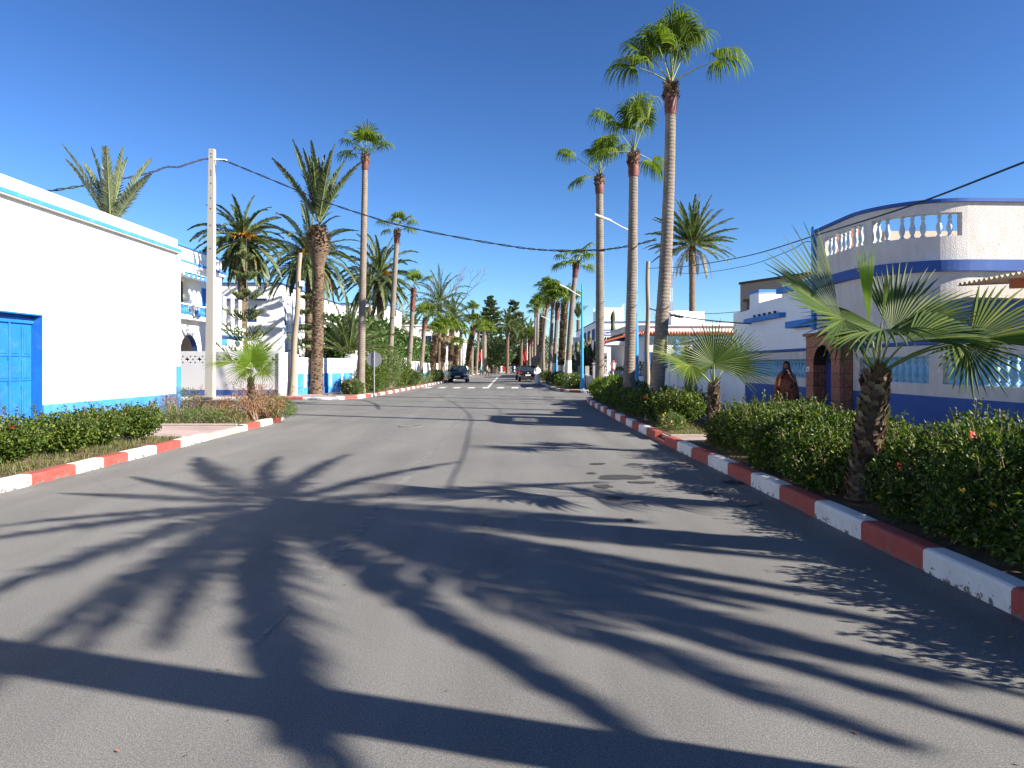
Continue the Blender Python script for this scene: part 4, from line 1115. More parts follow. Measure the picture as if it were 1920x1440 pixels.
def blue_trim_house2():
    t = thing('house', (10, 22, 0), 'white stepped house with light blue trim beyond the curved balcony', 'house')
    X = 8.0
    mb = MB()
    P = lambda px: X*F/(px-CX)
    y1, y2, y3, y4 = P(1500), P(1466), P(1405), P(1375)
    zt = lambda px, py: H-(py-HY)/F*P(px)
    a = zt(1500, 540); b = zt(1440, 562); c = zt(1390, 580)
    mb.box(X, 18.2, 0, X+7, y2, zt(1500, 525)); mb.box(X, y2+.001, 0, X+7, y3, zt(1430, 566)); mb.box(X, y3+.001, 0, X+7, y4, zt(1390, 584))
    mb.box(X+.01, y3-.9, zt(1430, 566), X+1.2, y3, zt(1405, 553)); mb.box(X+.6, 18.2, zt(1500, 525), X+6, 19.2, zt(1530, 500))
    mb.build('wall', M['whiteclean'], t)
    mb = MB()
    mb.box(X-.14, 18.0, zt(1500, 542), X-.001, y2+.1, zt(1500, 531), 0, .01)
    mb.box(X-.02, y3-.95, zt(1405, 553), X+1.25, y3+.05, zt(1405, 550)+.03, 0, .01)
    mb.box(X-.2, y2-.3, zt(1440, 600), X-.001, y3, zt(1440, 592), 0, .01)
    mb.box(X-.3, 17.6, zt(1490, 616), X-.001, y2-1, zt(1490, 604), 0, .01)
    mb.box(X-.08, 17.5, 2.4, X-.001, 18.1, 4.4, 0, .01)
    mb.build('trim', M['sky'], t)
    for i in range(5):
        mb = MB(); mb.box(X-.12, y2+.3+i*.45, zt(1440, 592)+.01, X-.05, y2+.36+i*.45, zt(1440, 592)+.09); mb.build('drip_pipe', M['cable'], t)
def brown_house():
    t = thing('house', (14, 43.5, 0), 'unfinished brown house with dark window openings behind the blue trimmed house', 'house')
    o = V((14, 43.5, 0)); zt2 = 6.6
    mb = MB()
    def W_(m_, ops): 
        n0 = len(m_.v); wall(m_, 'y', 0, .3, 0, 6.4, 0, zt2, ops); m_.v[n0:] = [(p[0]+o.x, p[1]+o.y, p[2]) for p in m_.v[n0:]]
    W_(mb, [(.55, 1.35, 3.4, 5.5), (2.2, 3.6, 4.0, 5.75), (4.4, 5.6, 4.0, 5.75)])
    mb.box(o.x, o.y+.3, 0, o.x+.3, o.y+7, zt2); mb.box(o.x+6.1, o.y+.3, 0, o.x+6.4, o.y+7, zt2); mb.box(o.x+.3, o.y+.3, zt2-.3, o.x+6.1, o.y+7, zt2-.1); mb.box(o.x+.3, o.y+1.6, 0, o.x+6.1, o.y+1.8, zt2-.3)
    mb.build('wall', M['brown'], t)
    mb = MB(); mb.box(o.x-.06, o.y-.08, zt2, o.x+6.45, o.y+7, zt2+.14); mb.build('roof_edge', M['woodd'], t)
    for u0, u1, z in ((.4, 1.5, 5.5), (2.05, 3.75, 5.75), (4.25, 5.75, 5.75)):
        mb = MB(); mb.box(o.x+u0, o.y-.14, z, o.x+u1, o.y-.001, z+.15); mb.build('lintel', M['woodd'], t)
    t.rotation_euler = (0, 0, math.atan2(-3.5, 1.6))
blue_trim_house2()
SC = 1.0
brown_house()
# ------------------------------------------------------------------ right: houses beyond the side street
def tile_house():
    t = thing('house', (12, 54, 0), 'low white house with red tile eaves and rounded parapet beyond the side street', 'house')
    Y = 50
    poly = [(8.2, 58), (8.2, 51.4), (8.6, 50.5), (9.5, 50), (16.6, 50), (17.6, 50.5), (18, 51.4), (18, 60), (8.2, 60)]
    mb = MB(); mb.prism(poly, 0, 3.75, 0); mb.build('wall', M['white'], t)
    def outset(p, o): 
        cx, cy = 13, 55
        return [(x+(o if x > cx else -o), y+(-o if y < cy else o)) for x, y in p]
    mb = MB(); mb.prism(outset(poly, -.15), 3.95, 4.42, 0); mb.prism(outset(poly, -.05), 4.42, 4.5, 0); mb.build('parapet', M['white'], t)
    mb = MB(); mb.prism(outset(poly, .35), 3.62, 3.72, 0); mb.build('eaves', M['pale'], t)
    mb = MB(); q = outset(poly, .4)
    for a, b in zip(q, q[1:]):
        a = V((*a, 3.78)); b = V((*b, 3.78)); L = (b-a).length; n = max(1, int(L/.2)); d = (b-a)/n; nn = V((d.y, -d.x, 0)).normalized()
        if nn.dot(V((13, 55, 3.78))-a) > 0: nn = -nn
        for i in range(n):
            c = a+d*(i+.5); mb.tube([c+nn*.03, c-nn*.5+UP*.22], [.075, .075], 6, 0)
    mb.build('roof_tiles', M['tile'], t)
    # porch at left
    mb = MB(); mb.box(6.6, 50.2, 3.1, 8.19, 55, 3.35); mb.box(6.75, 50.3, .1, 7.0, 50.55, 3.1); mb.box(6.75, 54.4, .1, 7.0, 54.7, 3.1); mb.build('porch', M['white'], t)
    mb = MB(); 
    for i in range(26): mb.tube([(6.4, 50.1+i*.19, 3.3), (8.1, 50.1+i*.19, 3.75)], .075, 6)
    mb.build('porch_tiles', M['tile'], t)
    window(t, 'y', 50, 8.9+.4, 10.2, 1.2, 2.6, -1, M['sky'], 2); window(t, 'y', 50, 11.8, 13, 1.2, 2.6, -1, M['sky'], 2); window(t, 'y', 50, 14.5, 15.7, 1.2, 2.6, -1, M['sky'], 2)
    mb = MB(); mb.box(12.6, 56, 4.5, 15.2, 59, 5.9); mb.prism([(15.2, 56), (17.6, 56), (15.2, 59)], 4.5, 5.0); mb.build('roof_room', M['white'], t)
    mb = MB(); mb.box(18.01, 52, 0, 24, 60, 4.1); mb.box(17.9, 51.9, 4.1, 24.1, 60.1, 4.25); mb.build('side_wing', M['white'], t)
    # street wall with railing
    t = thing('garden_wall', (10, 44.3, 0), 'low white corner garden wall with pillars beyond the side street', 'wall')
    mb = MB(); mb.box(5.1, 44.3, 0, 40, 44.5, .98); mb.box(5.1, 44.5, 0, 5.3, 62, .98)
    mb.build('wall', M['white'], t)
    mb = MB(); 
    for x in (5.05, 6.2, 8.2, 10.6): mb.box(x, 44.25, 0, x+.28, 44.55, 1.72, 0, .01); mb.box(x-.05, 44.2, 1.72, x+.33, 44.6, 1.8, 0, .01)
    for y in (49, 54, 59): mb.box(5.05, y, 0, 5.33, y+.3, 1.6, 0, .01)
    mb.build('pillar', M['conc'], t)
    mb = MB()
    for z in (1.12, 1.28): mb.tube([(6.3, 44.4, z), (40, 44.4, z)], .025, 6)
    mb.build('handrail', M['pale'], t)
tile_house()
def far_right():
    t = thing('house', (16, 110, 0), 'tall white house with blue striped frieze and roof tower on the right', 'house')
    X, Y = 10.5, 89; z = 7.1
    mb = MB(); mb.box(X, Y, 0, 19, 116, z); mb.box(11.2, Y+1.5, z, 14.3, Y+9, 9.0)
    for x, y in ((11.2, Y+1.5), (13.9, Y+1.5), (11.2, Y+8.6), (13.9, Y+8.6)):
        mb.mesh([(x, y, 9.0), (x+.4, y, 9.0), (x+.4, y+.4, 9.0), (x, y+.4, 9.0), (x if x < 12 else x+.4, y, 9.55)], [(0, 1, 4), (1, 2, 4), (2, 3, 4), (3, 0, 4)])
    mb.box(X-1.2, Y+6, 0, X-.001, 115, 4.4)
    mb.build('wall', M['white'], t)
    mb = MB(); mb.box(X-.12, Y-.12, z-.02, 19.1, Y-.001, z+.08); mb.box(X-.12, Y, z-.02, X-.001, 116, z+.08)
    for k in range(16): y = Y+.8+k*.9+(k//4)*1.6; mb.box(X-.05, y, 4.9, X-.002, y+.45, 6.3)
    for k in range(6): x = X+2.8+k*.5+(k//3)*1.4; mb.box(x, Y-.05, 5.3, x+.25, Y-.002, 6.1)
    for (x, z0) in ((X+1.0, 5.4),):
        mb.box(x, Y-.05, z0, x+1.1, Y-.002, z0+.1); mb.box(x, Y-.05, z0+.65, x+1.1, Y-.002, z0+.75); mb.box(x, Y-.05, z0+.1, x+.12, Y-.002, z0+.65); mb.box(x+.98, Y-.05, z0+.1, x+1.1, Y-.002, z0+.65); mb.box(x+.3, Y-.05, z0+.3, x+.8, Y-.002, z0+.45)
    mb.build('blue_frieze', M['cobalt'], t)
    mb = MB(); mb.box(X+.5, Y-.5, 3.2, 17, Y-.002, 3.45); mb.build('ledge', M['whiteclean'], t)
    for y in (92, 97, 104): window(t, 'x', X-1.2 if y > 95 else X, y, y+1.3, 1.2, 2.6, -1, M['cobalt'], 2)
    for x in (12, 15): window(t, 'y', Y, x, x+1.2, 1.3, 2.7, -1, M['cobalt'], 2)
    t = thing('cistern', (8.9, 108, 4.4), 'small white chimney block on the low roof beside the striped house', 'chimney')
    mb = MB(); mb.box(9.0, 104, 4.41, 10.2, 105.2, 5.6, 0, .02); mb.build('block', M['white'], t)
    mb = MB(); mb.box(8.95, 103.95, 5.6, 10.25, 105.25, 5.75, 0, .02); mb.build('cap', M['white'], t)
    t = thing('house', (24, 80, 0), 'white house far right with a rooftop water tank', 'house')
    mb = MB(); mb.box(13, 66, 0, 30, 80, 5.4); mb.box(14.5, 68, 5.4, 17.5, 72, 6.9); mb.box(26, 66, 5.4, 31, 70, 6.2); mb.build('wall', M['white'], t)
    for x in (14, 19, 24): window(t, 'y', 66, x, x+1.2, 3.6, 4.8, -1, M['sky'], 2)
    t = thing('radio_mast', (46, 205, 0), 'thin red and white lattice mast on the horizon', 'mast')
    for k in range(9):
        mb = MB(); z0 = k*4.0
        for dx, dy in ((-.35, -.2), (.35, -.2), (0, .4)): mb.tube([(46+dx, 205+dy, z0), (46+dx, 205+dy, z0+4)], .05, 4)
        for q in range(4):
            mb.tube([(45.65, 204.8, z0+q), (46.35, 204.8, z0+q+1)], .035, 3)
        mb.build('mast_section', M['mastr'] if k % 2 == 0 else M['lampw'], t)
far_right()
# ------------------------------------------------------------------ tall fan palms, right strip
def zof(py, Y): return H-(py-HY)/F*Y
B_ = lambda x, y: (x, y, .13)
G1 = 'tall fan palms by the right kerb'
fan_palm(B_(3.86, 19.3), (XY(1258, 19.4), 19.4, zof(158, 19.4)), 'tallest fan palm, thick trunk, nearest beside the right kerb', .20, .135, pet=.95, Rb=1.15, nseg=46, steps=8, sheath=.75, bend=(.1, 0), group=G1, seed=3, droop=2.4, nleaf=11,
         dirs=[(172, 58, 1.15), (190, 30, 1.1), (0, 86, 1.25), (60, 80, 1.2), (-15, 32, 1.35), (-60, 74, 1.15), (100, 70, 1.1), (10, 68, 1.2), (215, 66, 1.1), (-100, 80, 1.05), (30, 78, 1.25), (-40, 84, 1.3)])
fan_palm(B_(4.12, 25.2), (XY(1188, 25.2), 25.2, zof(287, 25.2)), 'middle one of the three tall fan palms, with blue lamp post beside it', .21, .15, pet=1.1, Rb=1.15, nseg=38, steps=7, sheath=.8, bend=(.04, 0), group=G1, seed=7, droop=2.4, nleaf=10,
         dirs=[(168, 60, 1.3), (0, 84, 1.15), (60, 74, 1.1), (-70, 75, 1.05), (185, 8, .8), (25, -5, .7), (110, 66, 1), (-10, 72, 1.1), (20, 82, 1.1), (-120, 78, 1)])
fan_palm(B_(4.10, 33.2), (XY(1124, 33.2), 33.2, zof(330, 33.2)), 'third and shortest of the three tall fan palms, at the right corner', .22, .165, pet=1.15, Rb=1.15, nseg=30, steps=6, sheath=.8, bend=(.02, 0), group=G1, seed=12, droop=2.4, nleaf=8,
         dirs=[(175, 45, 1.45), (40, 84, 1.1), (10, 72, 1.15), (185, -5, .7), (-60, 76, 1), (100, 70, 1), (-5, 60, 1.1), (20, 80, 1.2)])
# palms just outside the frame whose shadows cross the road
fan_palm((4.35, 1.77, .13), (4.35, .6, 10.2), 'leaning tall fan palm outside the right edge of the photo near the camera', .2, .16, pet=1.0, Rb=1.05, nseg=24, steps=4, group=G1, seed=15, droop=2, nleaf=9, sheath=.8)
KX, KY = -1.687, .641
def shadow_palm():
    global R
    R = random.Random(5)
    Cx, Cy, z = -2.75, 8.45, 6.6
    top = V((Cx-KX*z, Cy-KY*z, z)); base = V((top.x+.1, top.y, .1))
    t = thing('date_palm', base, 'large date palm in the yard just outside the right edge of the photo', 'palm tree', 'date palms')
    pts = trunk_pts(base, top, (0, 0), 30); mb = MB(); rs = trunk(mb, pts, .27, .25, .2); mb.build('trunk', M['td'], t)
    mb = MB(); boots(mb, pts, rs, .3, 1, 160, .22, 0, .22, .7); struct_kind(mb.build('leaf_stubs', M['boot'], t))
    tips = [(1500, 1330), (1780, 1270), (1280, 1440), (1450, 1045), (1640, 1165), (1140, 975), (1090, 905), (840, 868), (640, 855), (515, 858), (370, 860), (250, 895), (120, 925), (0, 985), (-150, 1030), (-100, 1140), (150, 1200), (-60, 1290), (545, 1390), (490, 1330), (610, 1400), (1050, 1290), (1300, 1120), (300, 1180), (1900, 1370), (1600, 1235), (1520, 1110)]
    mb = MB()
    for i, (px, py) in enumerate(tips):
        Y = F*H/(py-HY); D = V((XY(px, Y)-Cx, Y-Cy)); DK = D.x*KX+D.y*KY; K2 = KX*KX+KY*KY+1
        L = 4.3 if i % 3 else 4.6
        disc = DK*DK-K2*(D.x**2+D.y**2-L*L)
        # shadow offset = v_xy - vz*(-k) -> v_xy = D - vz*k
        if disc <= 0: vz = DK/K2
        else:
            s1, s2 = (DK+math.sqrt(disc))/K2, (DK-math.sqrt(disc))/K2
            vz = s1 if abs(s1+.3) < abs(s2+.3) else s2
        v = V((D.x-vz*KX, D.y-vz*KY, vz)); Lv = min(v.length, 5.0); dr = .12
        date_frond(mb, top, (v.normalized()+UP*dr*.55), Lv*1.05, dr, 78, .38 if i % 5 else .58, 0, 1, .026, 10, 12, .045)
    mb.build('crown', [M['ld'], M['pet']], t)
shadow_palm()
# second row of palms beyond the side street (right)
G2 = 'fan palms with whitewashed feet beyond the side street'
def rp(px0, py0, px1, pyt, Y, label, seed, **k):
    kw = dict(r0=.19, r1=.15, pet=.8, Rb=1.05, nseg=18, steps=5, group=G2, seed=seed, sep=False, droop=2.0, nleaf=10, elev=(89, 30))
    kw.update(k)
    if kw.get('sheath'): kw['sheath'] *= .6
    fan_palm((XY(px0, Y), Y, .13), (XY(px1, Y), Y, zof(pyt, Y)), label, **kw)
rp(1064, 727, 1081, 492, 47.5, 'slender leaning palm with whitewashed foot beside the second blue lamp post', 21, white=1.8, nleaf=10, r0=.21, bend=(-.1, 0), elev=(75, -5), pet=.95)
rp(1050, 700, 1059, 568, 60, 'shaggy palm with thick brown leaf stubs, just left of the leaning whitewashed palm', 22, white=1.4, bootr=(.22, 1, 460, .24), r0=.19, r1=.21, sheath=0, pet=1.1, elev=(88, 30))
rp(1037, 708, 1046, 568, 58, 'red necked palm with whitewashed foot, third from the crossing on the right', 23, white=1.6, sheath=2.0, nleaf=15, elev=(88, 20))
rp(1030, 700, 1037, 555, 66, 'smooth grey palm in the right row behind the red necked one', 24, nleaf=14)
rp(1020, 700, 1029, 560, 74, 'palm with dark brown neck in the middle of the right row', 25, sheath=1.6, nleaf=14, bend=(-.3, 0))
rp(1014, 700, 1017, 590, 82, 'palm covered with brown leaf stubs beside the man in white', 26, bootr=(.4, 1, 260, .26), r0=.21, r1=.23, sheath=0, elev=(88, 35), pet=1.2)
rp(1013, 700, 1023, 540, 88, 'very thin tall palm leaning right, above the parked cars', 27, r0=.13, r1=.11, nleaf=12, elev=(88, 10))
rp(1007, 700, 1008, 572, 96, 'straight grey palm behind the parked cars', 28, nleaf=13)
rp(1002, 700, 1004, 578, 105, 'palm with red brown neck behind the parked cars', 29, sheath=2.2, nleaf=13)
rp(998, 700, 997, 632, 112, 'short palm with red neck near the right hand flag', 30, sheath=2.5, nleaf=14, Rb=1.1)
rp(993, 700, 993, 638, 122, 'small palm farthest down the right row', 31, nleaf=14, Rb=1.1)
# left row
G3 = 'fan palms along the left kerb'
def lp(px0, px1, pyt, Y, label, seed, **k):
    kw = dict(r0=.2, r1=.15, pet=.8, Rb=1.0, nseg=18, steps=5, group=G3, seed=seed, sep=False, droop=1.7, nleaf=10, elev=(89, 35))
    kw.update(k)
    if kw.get('sheath'): kw['sheath'] *= .7
    fan_palm((XY(px0, Y), Y, .13), (XY(px1, Y), Y, zof(pyt, Y)), label, **kw)
lp(676, 685, 290, 38.4, 'tallest grey trunked fan palm on the left, right beside the round sign', 41, r0=.22, r1=.15, sep=True, nseg=30, steps=5, nleaf=8, droop=1.5, sheath=1.1, pet=.9, Rb=1.0,
   dirs=[(165, 48, 1.1), (150, 68, 1.1), (60, 84, 1), (10, 40, 1), (-20, 62, .8), (110, 45, .8), (180, 12, .8), (-80, 60, .8)])
lp(728, 745, 432, 47, 'second grey fan palm on the left with red neck, rising from the oleanders', 42, sep=True, nseg=24, steps=5, nleaf=8, droop=2.2, sheath=1.0, pet=.85, Rb=.9,
   dirs=[(175, 40, 1.1), (60, 84, 1), (10, 42, 1.1), (-10, 12, .8), (-70, 70, .9), (120, 60, .9), (190, 5, .6), (30, 60, 1)])
lp(765, 776, 540, 55, 'fan palm on the left with a long red neck and three big leaves', 43, sep=True, nseg=22, steps=4, nleaf=6, sheath=2.6, droop=1.5, pet=1.0, Rb=.95, dirs=[(175, 40, 1.1), (80, 82, .9), (5, 45, 1.1), (185, 5, .8), (-60, 60, .8), (120, 60, .7)])
lp(788, 797, 597, 62, 'slim fan palm with short red neck left of the booted palms', 44, sheath=1.4, nleaf=9)
lp(810, 816, 630, 68, 'stout palm with bristly leaf stubs beside the dark round bush', 45, bootr=(.28, 1, 380, .24), r0=.2, r1=.2, sheath=0, nleaf=12, elev=(88, 30), Rb=1.0, pet=1.0)
lp(829, 833, 622, 78, 'booted palm with hanging dry skirt, left of the pair', 46, bootr=(.35, 1, 300, .24), r0=.2, r1=.21, sheath=0, nleaf=11, elev=(88, 35), skirt=10, Rb=1.0, pet=1.0)
lp(842, 847, 620, 86, 'booted palm with hanging dry skirt, right of the pair', 47, bootr=(.35, 1, 300, .24), r0=.2, r1=.21, sheath=0, nleaf=11, elev=(88, 35), skirt=12, Rb=1.0, pet=1.0)
lp(853, 856, 650, 82, 'short bright fan palm above the dark car', 48, bootr=(.2, 1, 160, .3), r0=.2, r1=.22, sheath=0, nleaf=12, elev=(85, 20), Rb=.9)
lp(862, 864, 622, 96, 'thin palm with red neck standing behind the dark car', 49, sheath=3.0, nleaf=12, elev=(88, 10))
lp(872, 888, 612, 100, 'palm leaning right, covered with brown leaf stubs', 50, bootr=(.2, 1, 300, .3), r0=.27, r1=.3, sheath=0, nleaf=14, Rb=1.3, pet=1.2)
lp(885, 887, 582, 108, 'tall thin palm rising above the leaning booted palm', 51, nleaf=12, Rb=1.1)
lp(893, 898, 620, 114, 'palm with red neck left of the left hand flag', 52, sheath=2.4, nleaf=13, Rb=1.1)
lp(908, 908, 620, 124, 'thick smooth palm beside the left hand flag', 53, r0=.42, r1=.4, sheath=0, nleaf=18, Rb=1.5, pet=1.2, elev=(88, 10))
# young palms close by, with posed fronds
def young(name_label, base, top, r0, r1, fr, bootn, bs, seed, lm='lf', old=0, nst=20):
    global R
    R = random.Random(seed)
    t = thing('young_fan_palm', base, name_label, 'palm tree', 'young fan palms in the planting beds')
    pts = trunk_pts(base, top, (0, 0), 26); mb = MB()
    rs = [r0+(r1-r0)*k/26 for k in range(27)]; mb.tube(pts, rs, 12, 0); mb.build('trunk', M['tgs'], t)
    mb = MB(); boots(mb, pts, rs, 0, 1, bootn, bs, 0, .3, .8)
    if old: 
        top_ = V(top)
        for i in range(old): 
            a = i*2.4; d = V((math.cos(a), math.sin(a), 1.0)).normalized(); mb.tube([top_-UP*.08, top_+d*.1, top_+d*R.uniform(.12, .22)], [.02, .017, .012], 5, 0)
    struct_kind(mb.build('leaf_stubs', M['boot'], t))
    for f in fr:
        hub, Fd, N, Rb, sp = f[:5]; o = f[5] if len(f) > 5 else {}
        mb = MB(); petiole(mb, V(top)-UP*.03, hub, o.get('r', .012), 1, o.get('sag', .03))
        fan_blade(mb, hub, Fd, N, Rb, sp, o.get('n', 40), o.get('droop', .35), 7, o.get('cup', .3), o.get('fuse', .42), 0)
        mb.build('frond', [M[o.get('m', lm)], M[o.get('pm', 'pet')]], t)
Y1 = 7.86
def P1(px, py, dy=0): return W(px, py, Y1+dy)
young('large young fan palm with shaggy trunk among the nearest right hand bushes', (3.86, 7.86, .15), tuple(W(1645, 700, 7.9)), .17, .125, [
    (P1(1578, 600, -.15), (-.75, -.1, .66), (.35, -.75, .5), 1.1, 42, dict(droop=.15, fuse=.58, n=22, m='lfd')),
    (P1(1582, 598, -.3), (-.25, -.3, -.8), (.3, -.8, .4), .55, 75, dict(droop=.2, n=16, m='lfd')),
    (P1(1630, 612, 0), (-.07, -.02, 1), (.3, -.9, .05), .84, 9, dict(droop=0, n=16, m='lfy', cup=.05, fuse=.75, r=.014)),
    (P1(1653, 605, .05), (.14, 0, 1), (.3, -.9, .05), .56, 5, dict(droop=0, n=9, m='lf', cup=.05, fuse=.8, r=.013, pm='petb')),
    (P1(1672, 628, .12), (.72, .15, .58), (-.45, -.75, .35), .98, 62, dict(droop=.22, fuse=.58, n=32, m='lfd')),
    (P1(1700, 640, -.25), (.92, -.25, .08), (0, -.35, .9), .95, 66, dict(droop=.4, fuse=.55, n=26, m='lfd')),
    (P1(1818, 640, -.35), (.95, -.2, .22), (-.1, -.45, .85), 1.05, 60, dict(droop=.25, fuse=.55, n=28, m='lf', sag=.10)),
    (P1(1812, 645, -.42), (.1, -.3, -.9), (0, -.9, .3), .62, 80, dict(droop=.2, n=20, m='lfd', sag=.08)),
    (P1(1655, 618, -.25), (-.75, -.35, -.12), (0, -.3, .95), .92, 85, dict(droop=.45, fuse=.52, n=30, m='lfd')),
], 230, .12, 61, old=10)
P2 = lambda px, py, dy=0: W(px, py, 13.2+dy)
young('medium young fan palm with upright round leaf beside the round clipped bush', (3.76, 13.2, .15), tuple(P2(1338, 722)), .125, .095, [
    (P2(1338, 682, -.1), (-.1, -.1, 1), (.1, -1, .25), 0.82, 128, dict(droop=.1, n=52, m='lfd', cup=.12, fuse=.5, r=.02)),
    (P2(1362, 685, .15), (.72, .1, .62), (-.2, -.9, .4), 0.88, 95, dict(droop=.15, n=44, m='lfd', cup=.15)),
    (P2(1290, 683, -.2), (-.8, -.1, .42), (.1, -.7, .7), 0.82, 75, dict(droop=.35, n=34, m='lf', sag=.05)),
    (P2(1296, 684, -.3), (-.2, -.3, -.9), (.2, -.9, .2), .42, 70, dict(droop=.1, n=16)),
    (P2(1355, 695, .4), (.3, .9, .4), (0, -.5, .9), .7, 100, dict(droop=.4)),
    (P2(1330, 690, .4), (-.5, .8, .4), (0, -.5, .9), .7, 100, dict(droop=.4)),
], 90, .12, 62, old=6)
P3 = lambda px, py, dy=0: W(px, py, 19.6+dy)
young('small bright young fan palm among dry brown scrub on the left', (-7.15, 19.6, .15), tuple(P3(470, 712)), .13, .08, [
    (P3(471, 678, -.1), (.1, -.1, 1), (-.1, -1, .3), .72, 140, dict(droop=.1, n=46, m='lfy', cup=.12, fuse=.5)),
    (P3(478, 676, .1), (.75, .1, .55), (-.2, -.9, .4), .78, 95, dict(droop=.15, n=40, m='lfy', cup=.15)),
    (P3(438, 680, -.1), (-.98, -.1, .06), (0, -.6, .8), .78, 55, dict(droop=.25, n=28, m='lf')),
    (P3(462, 690, -.2), (-.4, -.4, -.6), (0, -.8, .6), .6, 90, dict(droop=.4, n=24, m='lf')),
    (P3(492, 692, -.1), (.7, -.3, -.4), (0, -.8, .6), .6, 80, dict(droop=.4, n=24, m='lf')),
    (P3(470, 690, .4), (0, .9, .3), (0, -.5, .9), .7, 95, dict(droop=.4)),
], 90, .1, 63, lm='lfy', old=5)
# ------------------------------------------------------------------ date palms
date_palm((-13.9, 24.6, .1), (XY(207, 24.6), 24.6, zof(432, 24.6)), 'date palm with stiff upright grey fronds behind the plain white building', .3, .28, nf=15, L=2.55, ll=.42, nl=44, elev=(86, 56), droop=.28, boot=(.6, 60, .2), lm='ldg', sep=True, seed=71)
date_palm((-18.3, 48, .1), (XY(455, 48), 48, zof(455, 48)), 'round headed date palm with orange fruit stalks behind the concrete pole', .31, .28, nf=64, L=3.3, ll=.52, nl=36, elev=(80, -60), droop=.75, boot=(.1, 200, .22), fruit=9, dead=12, seed=72, lw=.042)
date_palm((-10.4, 37.6, .1), (XY(597, 37.8), 37.8, zof(425, 37.8)), 'thick date palm with swollen scaly top and upright fronds by the wooden pole', .32, .27, nf=14, L=4.1, ll=.55, nl=60, elev=(90, 60), droop=.3, lw=.036, bulge=1.15, boot=(.0, 520, .2), sep=True, seed=73, bend=(.06, 0))
date_palm((-15.8, 55, .1), (XY(580, 55), 55, zof(485, 55)), 'wide date palm with drooping fronds directly behind the scaly topped palm', .31, .28, nf=64, L=4.4, ll=.55, nl=34, elev=(85, -40), droop=.85, boot=(.1, 160, .24), fruit=5, dead=6, seed=74, lw=.05)
date_palm((-11.6, 60, .1), (XY(711, 60), 60, zof(522, 60)), 'date palm with leaning trunk and small orange stalks behind the tall grey palm', .27, .25, nf=56, L=3.9, ll=.55, nl=32, elev=(85, -45), droop=.8, boot=(.2, 160, .24), fruit=3, dead=6, seed=75, bend=(.2, 0), lw=.05)
date_palm((-10.25, 44.5, .1), (XY(654, 44.5), 44.5, zof(668, 44.5)), 'low trunkless date palm spreading behind the white wall on the left', .3, .3, nf=40, L=3.7, ll=.5, nl=34, elev=(85, 8), droop=.5, boot=(0, 30, .24), seed=76, lw=.03)
date_palm((-8.9+-1.2, 59.5, .1), (XY(690, 59), 59, zof(575, 59)), 'upright pale date palm close behind the leaning one', .22, .22, nf=14, L=3.4, ll=.45, nl=34, elev=(88, 55), droop=.35, boot=(.2, 60, .2), lm='ldg', seed=77, lw=.03)
date_palm((15.2, 60, .1), (XY(1298, 60), 60, zof(462, 60)), 'solitary date palm with dead hanging leaves behind the low tiled house', .26, .24, nf=56, L=3.9, ll=.5, nl=34, elev=(85, -12), droop=.35, boot=(.85, 70, .28), dead=8, seed=78, lw=.05)
for i, (px, pt, Y, L, lab) in enumerate([(735, 612, 100, 3.6, 'distant date palm seen left of the red necked palm'), (752, 618, 112, 3.2, 'distant greyish date palm above the clipped hedge'), (777, 625, 120, 3.0, 'farthest date palm above the clipped hedge'),
        (823, 570, 90, 4.6, 'bushy dark date palm behind the booted palms'), (848, 600, 98, 3.6, 'small date palm below the bare tree'), (951, 610, 130, 3.3, 'date palm standing in the middle at the end of the street'), (977, 622, 138, 3.4, 'date palm right of the middle one at the street end'), (992, 628, 146, 3.2, 'last date palm before the plaza on the right'), (1083, 600, 118, 2.6, 'little date palm peeping over the striped house roof')]):
    kw = dict(nf=44, elev=(85, -35), droop=.8)
    if i == 8: kw = dict(nf=12, elev=(88, 55), droop=.3)
    date_palm((XY(px, Y), Y, .1), (XY(px+1, Y), Y, zof(pt, Y)), lab, .3, .28, L=L, ll=.6, nl=18, boot=(0, 0, 0), seed=90+i, lw=.075, group='distant date palms', **kw)
# ------------------------------------------------------------------ conifers and other trees
GA = 'norfolk pines'
araucaria((-13.9, 37.2, .1), (XY(462, 37.2), 37.2, zof(448, 37.2)), 'young norfolk pine with widely spaced tiers left, in front of the orange fruited palm', 1.7, 6, .028, 6, 'lkf', 5, GA, 101, .22, .06, .95, .12, 12)
araucaria((-13.0, 44.6, .1), (XY(571, 44.6), 44.6, zof(530, 44.6)), 'smaller young norfolk pine beside the wooden pole', 1.4, 6, .028, 6, 'lkf', 5, GA, 102, .12, .05, .8, .12, 12)
araucaria((XY(922, 150), 150, .1), (XY(919, 150), 150, zof(553, 150)), 'huge dark norfolk pine left at the end of the street', 6.2, 16, .10, 8, 'lk', 6, GA, 103, .10, .3, .35, .42, 10, 1.05, 1.0)
araucaria((XY(967, 160), 160, .1), (XY(963, 160), 160, zof(560, 160)), 'huge norfolk pine with flat domed crown right of the middle palm', 5.6, 14, .10, 8, 'lk', 6, GA, 104, .12, .3, .4, .4, 10, .85, 1.0)
def blob(px, py, Y, rx, ry, rz): p = W(px, py, Y); return ((p.x, p.y, p.z), (rx, ry, rz))
broad_tree((XY(930, 142), 142, .1), 'round light green tree right of the left flag', [blob(921, 655, 142, 3.6, 3, 2.6), blob(938, 665, 142, 3, 3, 2.2), blob(914, 672, 142, 2.6, 3, 2)], 5200, .42, .22, seed=111)
broad_tree((XY(981, 150), 150, .1), 'dark leafy tree behind the red letters', [blob(975, 670, 150, 3.5, 3, 2.8), blob(992, 668, 150, 3.5, 3, 2.6), blob(962, 676, 152, 3, 3, 2)], 4600, .42, .22, 'lk', seed=112)
